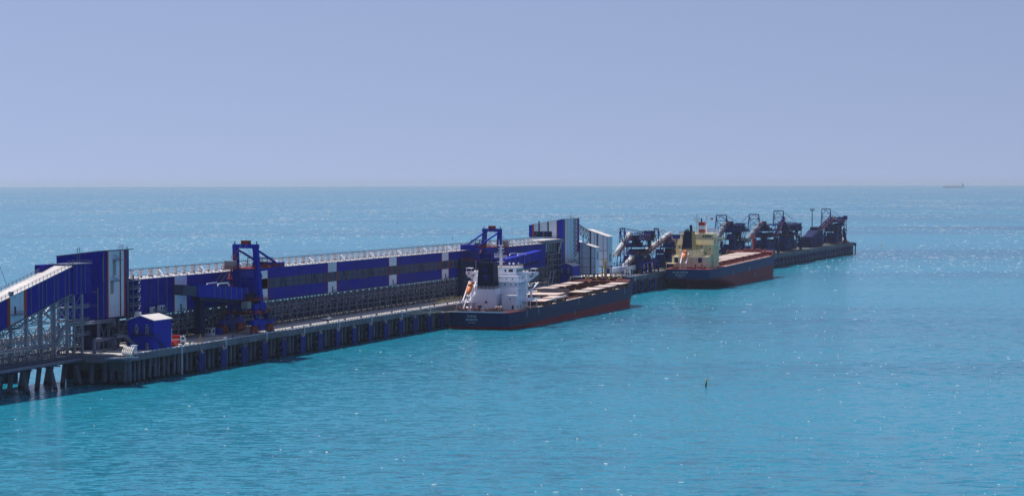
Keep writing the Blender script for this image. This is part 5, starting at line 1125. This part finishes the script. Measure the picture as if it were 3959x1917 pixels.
    part("provision_crane", MB().tube((40, 12.6, 11.4), (40, 12.6, 15.4), .5, 10).beam((40, 12.6, 15.2), (46, 14.2, 18.6), .5), Wh, q)
    for k in range(2): part("liferaft_canister", MB().tube((34 + k * 1.8, 14.0, 12.1), (35.2 + k * 1.8, 14.0, 12.1), .55, 10), M['vehwhite'], q)
    part("gangway_stowed", MB().beam((66, 15.4, zd + 1.9), (88, 15.4, zd + 2.2), .5, 1.3), M['tubew'], q)
    part("deck_store", MB().box(58, 64, 10.5, 14.5, zd, zd + 2.2).box(66, 70, 10.5, 13, zd, zd + 1.8), M['side'], q)
    part("grey_screen", MB().box(118, 118.4, -8, 8, zd + .1, zd + 3.8), M['grey'], q)
    transom_text(q, hl, (("TUTOR", 1.35, 5.5), ("MONROVIA", 1.05, 4.1), ("IMO 9942627", .55, 3.0)), -3.0)
    draft_marks(q, hl, (22, 40, 108, 196), 4.2, 6.6)
    part("load_mark", MB().box(101, 101.3, hl.b + .005, hl.b + .06, .2, 2.2), M['letter'], q)
    return q
tutor = mk_tutor()
def mk_letov():
    hl = Hull(213, 32.0, 12.2, 5.6, 2.0)
    q = thing("bulk_carrier", "blue and red hulled bulk carrier with cream yellow superstructure riding high at the far berth", "ship", 676, 17.8, 0, pitch=math.radians(0.8))
    P = dict(hull=hull_mat("letov_hull_paint", (0.002, 0.034, 0.12), (0.32, 0.010, 0.034), 6.3), deck=M['reddeck2'], walk=M['hatch'], gear=M['reddeck2'], gear2=M['reddeck2'], mast=M['vehred'], rail=M['reddeck2'],
             cover=M['hatch'], cover2=M['hatch2'], hold=(46, 191), open=set(), worn={3})
    ship_common(q, hl, P); Y, zd = M['yellow'], hl.zd
    part("rudder", MB().box(1.5, 7, -.4, .4, -3, 5.0), P['hull'], q)
    block(q, "poop_house", 12, 30, -12.4, 10.2, zd, 19.4, Y)
    block(q, "casing", 15, 27, -9, 5.5, 19.42, 23.2, Y)
    part("accommodation", MB().box(24.5, 38, -12.8, 11.6, zd, 26.4), Y, q)
    part("upper_accommodation", MB().box(25.6, 38, -12.0, 10.8, 26.42, 29.4), Y, q)
    for z in (16, 19.4, 23, 26.4): part("walkway", MB().box(22.8, 24.5, -13.2, 11.9, z, z + .15).box(24.5, 38, 11.6, 12.8, z, z + .15), Y, q); part("deck_rail", ring_rail(MB(), [(22.9, -13.2), (22.9, 11.8)], z + .15).rail((24.5, 12.7, z + .15), (38, 12.7, z + .15), 9), Y, q)
    part("funnel", MB().hexa([(16, -7.2, 23.22), (23, -7.2, 23.22), (23, -.6, 23.22), (16, -.6, 23.22), (18.4, -6.2, 35.0), (22.4, -6.2, 35.0), (22.4, -1.4, 35.0), (18.4, -1.4, 35.0)]), M['navy'], q)
    part("funnel_side", MB().hexa([(16.2, -.58, 23.22), (23, -.58, 23.22), (23, 1.0, 23.22), (16.2, 1.0, 23.22), (18.6, -1.38, 35.0), (22.4, -1.38, 35.0), (22.4, -.3, 35.0), (18.6, -.3, 35.0)]), M['mast'], q)
    part("exhaust_pipe", MB().tube((20.6, -2.2, 35), (20.2, -2.2, 38.5), .9, 10).tube((20.6, -4.2, 35), (20.4, -4.2, 36.2), .5, 8).tube((20.6, -5.4, 35), (20.4, -5.4, 36.0), .4, 8), M['black'], q)
    part("wheelhouse", MB().box(28, 38.5, -10.6, 10.0, 29.42, 32.8), Y, q)
    part("wheelhouse_roof", MB().box(27.4, 38.9, -11.0, 10.4, 32.8, 33.0), Y, q)
    for k in range(4): part("bridge_window", MB().box(27.92, 28, 3.2 + k * 1.5, 4.4 + k * 1.5, 30.8, 32.0), M['glass'], q)
    part("bridge_window", MB().box(27.92, 28, -9.2, -8.0, 30.6, 31.6), M['glass'], q)
    part("dodger", MB().box(28.8, 28.98, -16.0, -11.2, 29.7, 31.0), M['blue2'], q)
    ports(q, [(-10.6, 24.8), (3.5, 24.8), (6, 21.2), (9, 23.6), (4.5, 21.4), (9.5, 17.6), (-10.8, 21.4)], 24.5, M['glass'], .8, 1.0)
    ports(q, [(-9.6, 17.2), (5.4, 17.2)], 11.98, M['dark'], 2.4, 3.0); ports(q, [(6.5, 13.6), (2.5, 13.6), (-12, 14)], 11.98, M['dark'], .9, 1.9)
    sports(q, [(27 + 2.6 * k, z) for k in range(5) for z in (14.4, 17.8, 21.2, 24.6)], 11.6, M['glass'])
    for sy in (-1, 1):
        y0, y1 = sorted((sy * 10.0 - .4, sy * 16.6))
        part("bridge_wing", MB().box(29, 33.5, y0, y1, 29.4, 29.65).box(29, 29.15, y0, y1, 29.65, 30.9).box(29, 33.5, *sorted((sy * 16.45, sy * 16.6)), 29.65, 30.9), Y, q)
        part("wing_strut", MB().beam((30, sy * 16.0, 29.3), (30, sy * 11.4, 26.2), .5), Y, q)
    part("compass_rail", ring_rail(MB(), [(27.5, -10.9), (27.5, 10.3), (38.8, 10.3)], 33.0, 1.8, 1.2, .12), Y, q)
    for z0, z1, m in ((33.2, 35.6, M['vehred']), (35.6, 38.0, M['vehwhite']), (38.0, 40.2, M['vehred'])):
        part("stack_band", MB().box(28, 31.5, .8, 4.6, z0, z1), m, q)
    part("stack_pipe", MB().tube((29.6, 2.4, 40.2), (29.6, 2.4, 42.6), .45, 8), M['black'], q)
    part("radar_mast", MB().tube((34, 4.6, 33.2), (34, 4.6, 45.5), .5, 8, .3).box(33.6, 34.4, 2.6, 6.6, 43, 43.2).box(33.6, 34.4, 3.2, 6.0, 41, 41.2).box(33.6, 34.4, 3.4, 5.8, 44.6, 44.8), M['shipwhite'], q)
    part("signal_mast", MB().beam((30, -.6, 33.2), (30, -.6, 45.2), .3).beam((30, -2.2, 42.0), (30, 1.0, 42.0), .2).beam((30, -2.0, 40.5), (30, .8, 40.5), .2).beam((30, -2.0, 40.5), (30, -2.0, 43.6), .15).beam((30, .6, 40.5), (30, .6, 43.6), .15).box(29, 31, -2.6, 1.2, 36.4, 36.7), M['mast'], q)
    part("flag", MB().box(34, 34.05, 7.2, 8.8, 41.6, 42.6), M['vehred'], q); part("flag_line", MB().beam((34, 6.4, 43), (34, 8.9, 41), .06), M['grey'], q)
    part("canvas_screen", MB().box(29, 29.1, 6, 12, 34.0, 36.4), M['shipwhite'], q)
    part("bridge_screen", MB().box(27.4, 27.5, -11.4, -6.4, 33.1, 34.6), M['shipwhite'], q)
    # lifeboat ramp
    for y in (-6.2, -2.6): part("launch_rail", MB().beam((18, y, 24.6), (8.2, y, 15.4), .6).beam((8.4, y, zd), (8.4, y, 15.6), .35).beam((17.5, y, 19.4), (17.5, y, 24.2), .35), M['shipwhite'], q)
    part("launch_frame", MB().beam((18, -6.2, 24.6), (18, -2.6, 24.6), .4).beam((8.3, -6.2, 15.4), (8.3, -2.6, 15.4), .3), M['shipwhite'], q)
    mk_lifeboat("orange free-fall lifeboat on the stern ramp of the cream yellow ship", q, 12.2, -4.4, 20.4, M['boat'], 7.5)
    part("stern_platform", MB().box(6, 12, -15, -9, 15.2, 15.4).beam((6.3, -14.6, zd), (6.3, -14.6, 15.2), .3).beam((6.3, -9.4, zd), (6.3, -9.4, 15.2), .3).rail((6, -15, 15.4), (6, -9, 15.4), 5), Y, q)
    for (x, y) in ((4, -8), (5, 3), (5.5, 9), (9, 6), (6, 0)): winch(q, x, y, zd, M['reddeck2'])
    part("stern_rail", ring_rail(MB(), [(.3, -13), (.3, 13), (12, 14.6), (40, 15.8)], zd + .02), M['reddeck2'], q)
    for sy in (1,):
        for k in range(7): part("hatch_side_frame", MB().rail((50 + k * 19, 9.4, zd + .1), (62 + k * 19, 9.4, zd + .1), 5, 2.0, .35), M['reddeck2'], q)
    transom_text(q, hl, (("EGOR LETOV", 1.65, 9.7), ("MONROVIA", 1.2, 8.2), ("IMO 9243742", .6, 7.0)), -4.2)
    draft_marks(q, hl, (60, 110), 5.5, 8.0)
    part("anchor_mark", MB().box(128, 128.3, hl.b + .005, hl.b + .06, 1.0, 4.5), M['letter'], q)
    return q
letov = mk_letov()
def line(nm, a, b, sag, r, m, label, cat, group=None):
    a, b = Vector(a), Vector(b); pts = []
    for k in range(13): u = k / 12; p = a.lerp(b, u); p.z -= 4 * sag * u * (1 - u); pts.append(p - a)
    mb = MB()
    for p, r_ in zip(pts, pts[1:]): mb.tube(p, r_, r, 5)
    solo(nm, mb, m, label, cat, a.x, a.y, a.z, group=group)
for i, (a, b, lb) in enumerate((((210, -.9, 10.6), (263, 6, 8.2), "pale mooring rope from the quay to the white ship's port quarter, longest one"), ((228, -.9, 10.6), (263, 10, 8.2), "pale mooring rope from the quay to the white ship's stern, middle one"), ((246, -.9, 10.6), (263, 8, 8.2), "short pale mooring rope from the quay to the white ship's stern"),
                                ((640, -.9, 10.4), (676, 6, 12.6), "mooring rope from the quay to the yellow ship's stern"), ((502, -.9, 10.6), (488, 8, 13.6), "mooring rope from the quay to the white ship's bow"))):
    line("mooring_rope", a, b, .8, .09, M['rope'], lb, "rope")
def mk_gangway():
    q = thing("gangway", "narrow pale gangway slanting up from the shaded quay to the white ship's stern", "gangway", 284, -9, 10.2)
    a, b = Vector((0, 0, 0)), Vector((3, 12.2, 2.4))
    part("walkway", MB().beam(a, b, 1.0, .25), M['mast'], q)
    for o in (-.5, .5): part("side_rail", MB().rail(a + Vector((o, 0, .1)), b + Vector((o, 0, .1)), 6, 1.0, .1), M['mast'], q)
    part("roller", MB().tube((-.7, 0, 0), (.7, 0, 0), .2, 8), M['dark'], q)
mk_gangway()
# ------------------------------------------------------------------ small things on the water
def to_st(x, y):
    dx, dy = x - ORG[0], y - ORG[1]; return dx * math.sin(TH) + dy * math.cos(TH), dx * math.cos(TH) - dy * math.sin(TH)
def mk_spar(label, X, Y_, h, r, tilt, top, low):
    s, t = to_st(X, Y_); q = thing("spar_buoy", label, "buoy", s, t, 0)
    q.rotation_euler = (0, tilt, 0)
    part("lower_shaft", MB().tube((0, 0, -2), (0, 0, h * .48), r, 12), low, q, True); part("upper_shaft", MB().tube((0, 0, h * .48), (0, 0, h), r, 12), top, q, True); part("cap", MB().tube((0, 0, h), (0, 0, h + .08), r * .8, 12), M['dark'], q)
mk_spar("tilted spar buoy, yellow above and black below, alone on the near water", 62.2, 759, 2.75, .25, .13, M['bbeacon'], M['black'])
mk_spar("thin yellow spar buoy off the far quay's end", 365, 2340, 5.0, .3, .02, M['bbeacon'], M['bbeacon'])
mk_spar("thin dark spar buoy beyond the gallery left of the raised loader", -67, 2660, 3.6, .22, 0, M['dark'], M['dark'])
mk_spar("thin dark spar buoy far out beyond the middle of the gallery", -178, 3670, 4.0, .25, 0, M['dark'], M['dark'])
def mk_far_ship():
    s, t = to_st(4235, 22700); q = thing("distant_freighter", "faint grey freighter with deck cranes on the hazy horizon", "ship", s, t, 0)
    q.rotation_euler = (0, 0, 0)
    # built along world x, stern to the right
    part("hull", MB().prism([(-100, -2), (96, -2), (100, 12), (97, 16), (-98, 16), (-104, 20), (-106, 14)], -15, 15), M['tubew'], q)
    part("superstructure", MB().box(72, 90, -13, 13, 16, 34).box(76, 84, -14, 14, 34, 38), M['tubew'], q)
    part("funnel", MB().box(90, 96, -4, 4, 16, 36), M['tubeg'], q)
    part("mast", MB().beam((80, 0, 38), (80, 0, 48), 1.2).beam((74, 0, 42), (86, 0, 46), 1.2), M['tubeg'], q)
    for x in (-62, -28, 0, 34): c = part("deck_crane", MB().beam((x, 0, 16), (x, 0, 40), 2.6), M['tubew'], q)
    for x in (-62, 0): part("crane_jib", MB().beam((x, 0, 34), (x + 32, 0, 26), 1.4), M['tubew'], q)
    for x in (-75, -45, -14, 17, 50): part("hatch", MB().box(x - 11, x + 11, -9, 9, 16, 19), M['tubew'], q)
mk_far_ship()
def mk_whitecaps():
    r = random.Random(3); mb = MB()
    def keep(x, y):
        s, t = to_st(x, y)
        return not (-160 < s < 1425 and -42 < t < 4) and not (255 < s < 500 and 0 < t < 40) and not (668 < s < 885 and 0 < t < 40)
    n = 0
    from mathutils import noise as mn
    while n < 24000:
        z = 480 * (16000 / 480) ** r.random() if n % 3 else math.sqrt(r.uniform(480 ** 2, 9000 ** 2))
        x = r.uniform(-.24, .24) * z
        g = mn.noise(Vector((x * .004, z * .0012, 0))) + .6 * mn.noise(Vector((x * .02, z * .006, 5)))
        if g < r.uniform(-.35, .75): continue
        n += 1
        if not keep(x, z): continue
        near = z < 1700
        if near and r.random() < .85: continue
        fz = min(1, max(0, (z - 900) / 3500)); w = r.uniform(.2, .7) * (.24 + fz * (1.9 + z / 4000)) * (r.random() ** 3 * 4.0 + .6); h = r.uniform(.15, .60) * (.2 + .8 * fz); d = r.uniform(.12, .4) * (.5 if near else 1)
        pts = []; k = 4; bend = r.uniform(-.5, .5)
        for i in range(k + 1):
            u = i / k * 2 - 1; e = (1 - u * u) ** .5 if abs(u) < 1 else 0
            pts.append((x + u * w, z + bend * u * w * .6 + r.uniform(-.2, .2), e * r.uniform(.6, 1)))
        for a, b in zip(pts, pts[1:]):
            i0 = len(mb.v)
            mb.v += [(a[0], a[1] - d * a[2] - .05, .01), (b[0], b[1] - d * b[2] - .05, .01), (a[0], a[1], .02 + h * a[2]), (b[0], b[1], .02 + h * b[2]), (a[0], a[1] + d * a[2] + .05, .01), (b[0], b[1] + d * b[2] + .05, .01)]
            mb.f += [(i0, i0 + 1, i0 + 3, i0 + 2), (i0 + 2, i0 + 3, i0 + 5, i0 + 4)]
    # lapping foam where hulls and piles meet the water
    def fleck(s_, t_, w):
        c = W(s_, t_, 0); n_ = Vector((math.cos(TH), -math.sin(TH), 0)); u_ = Vector((math.sin(TH), math.cos(TH), 0))
        i0 = len(mb.v); a = c - u_ * w; b = c + u_ * w; o = n_ * r.uniform(.15, .5)
        mb.v += [tuple(a + Vector((0, 0, .02))), tuple(b + Vector((0, 0, .02))), tuple(c + o + Vector((0, 0, .06))), tuple(c - o + Vector((0, 0, .06)))]
        mb.f += [(i0, i0 + 2, i0 + 1), (i0, i0 + 1, i0 + 3)]
    for (s0, hl_) in ((264, Hull(229, 32.3, 7.6, .6, 2.2)), (676, Hull(213, 32.0, 12.2, 5.6, 2.0))):
        for k in range(170):
            x = r.random() ** 1.6 * (hl_.L - 6); fleck(s0 + x, 18.4 + hl_.half(x, 0) + abs(r.gauss(0, .5)) + .2, r.uniform(.2, .8))
        for k in range(50): fleck(s0 + hl_.xs(0) - r.uniform(.2, 2.0), 18 + r.uniform(-13, 13), r.uniform(.15, .5))
    for k in range(260):
        fleck(r.uniform(-40, 640), -2.2 + abs(r.gauss(0, 1.2)), r.uniform(.15, .6))
    for k in range(70): fleck(r.uniform(-125, -42), r.choice((-13, -20, -14)) + r.gauss(0, 1), r.uniform(.15, .7))
    me = bpy.data.meshes.new("whitecaps"); me.from_pydata(mb.v, [], mb.f); me.materials.append(mat("sea_foam", (0.72, 0.75, 0.76), 0.8, var=.05))
    o = bpy.data.objects.new("whitecaps", me); COL.link(o); o["kind"] = "stuff"; o["label"] = "small breaking whitecaps scattered over the choppy sea"; o["category"] = "whitecaps"
mk_whitecaps()

GROUPS = dict(ship_loader="blue ship loaders on the near quay", stacker_loader="dark loaders along the far quay", guard_booth="booths on the quay", mooring_rope="mooring ropes of the two ships", cooling_unit="cooling units above the cabins",
              spar_buoy="spar buoys on the water", transfer_tower="transfer towers at the gallery ends", switchgear_cabin="blue gabled cabins on the quay", bulk_carrier="bulk carriers moored at the quay", conveyor_shed="white conveyor sheds",
              lattice_screen="lattice screens on the trestle", belt_conveyor="belt conveyors on the trestle")
for o in scene.objects:
    k = o.name.split('.')[0]
    if o.parent is None and k in GROUPS: o["group"] = GROUPS[k]
HAZE_D = 3.3e-5
mk_haze()
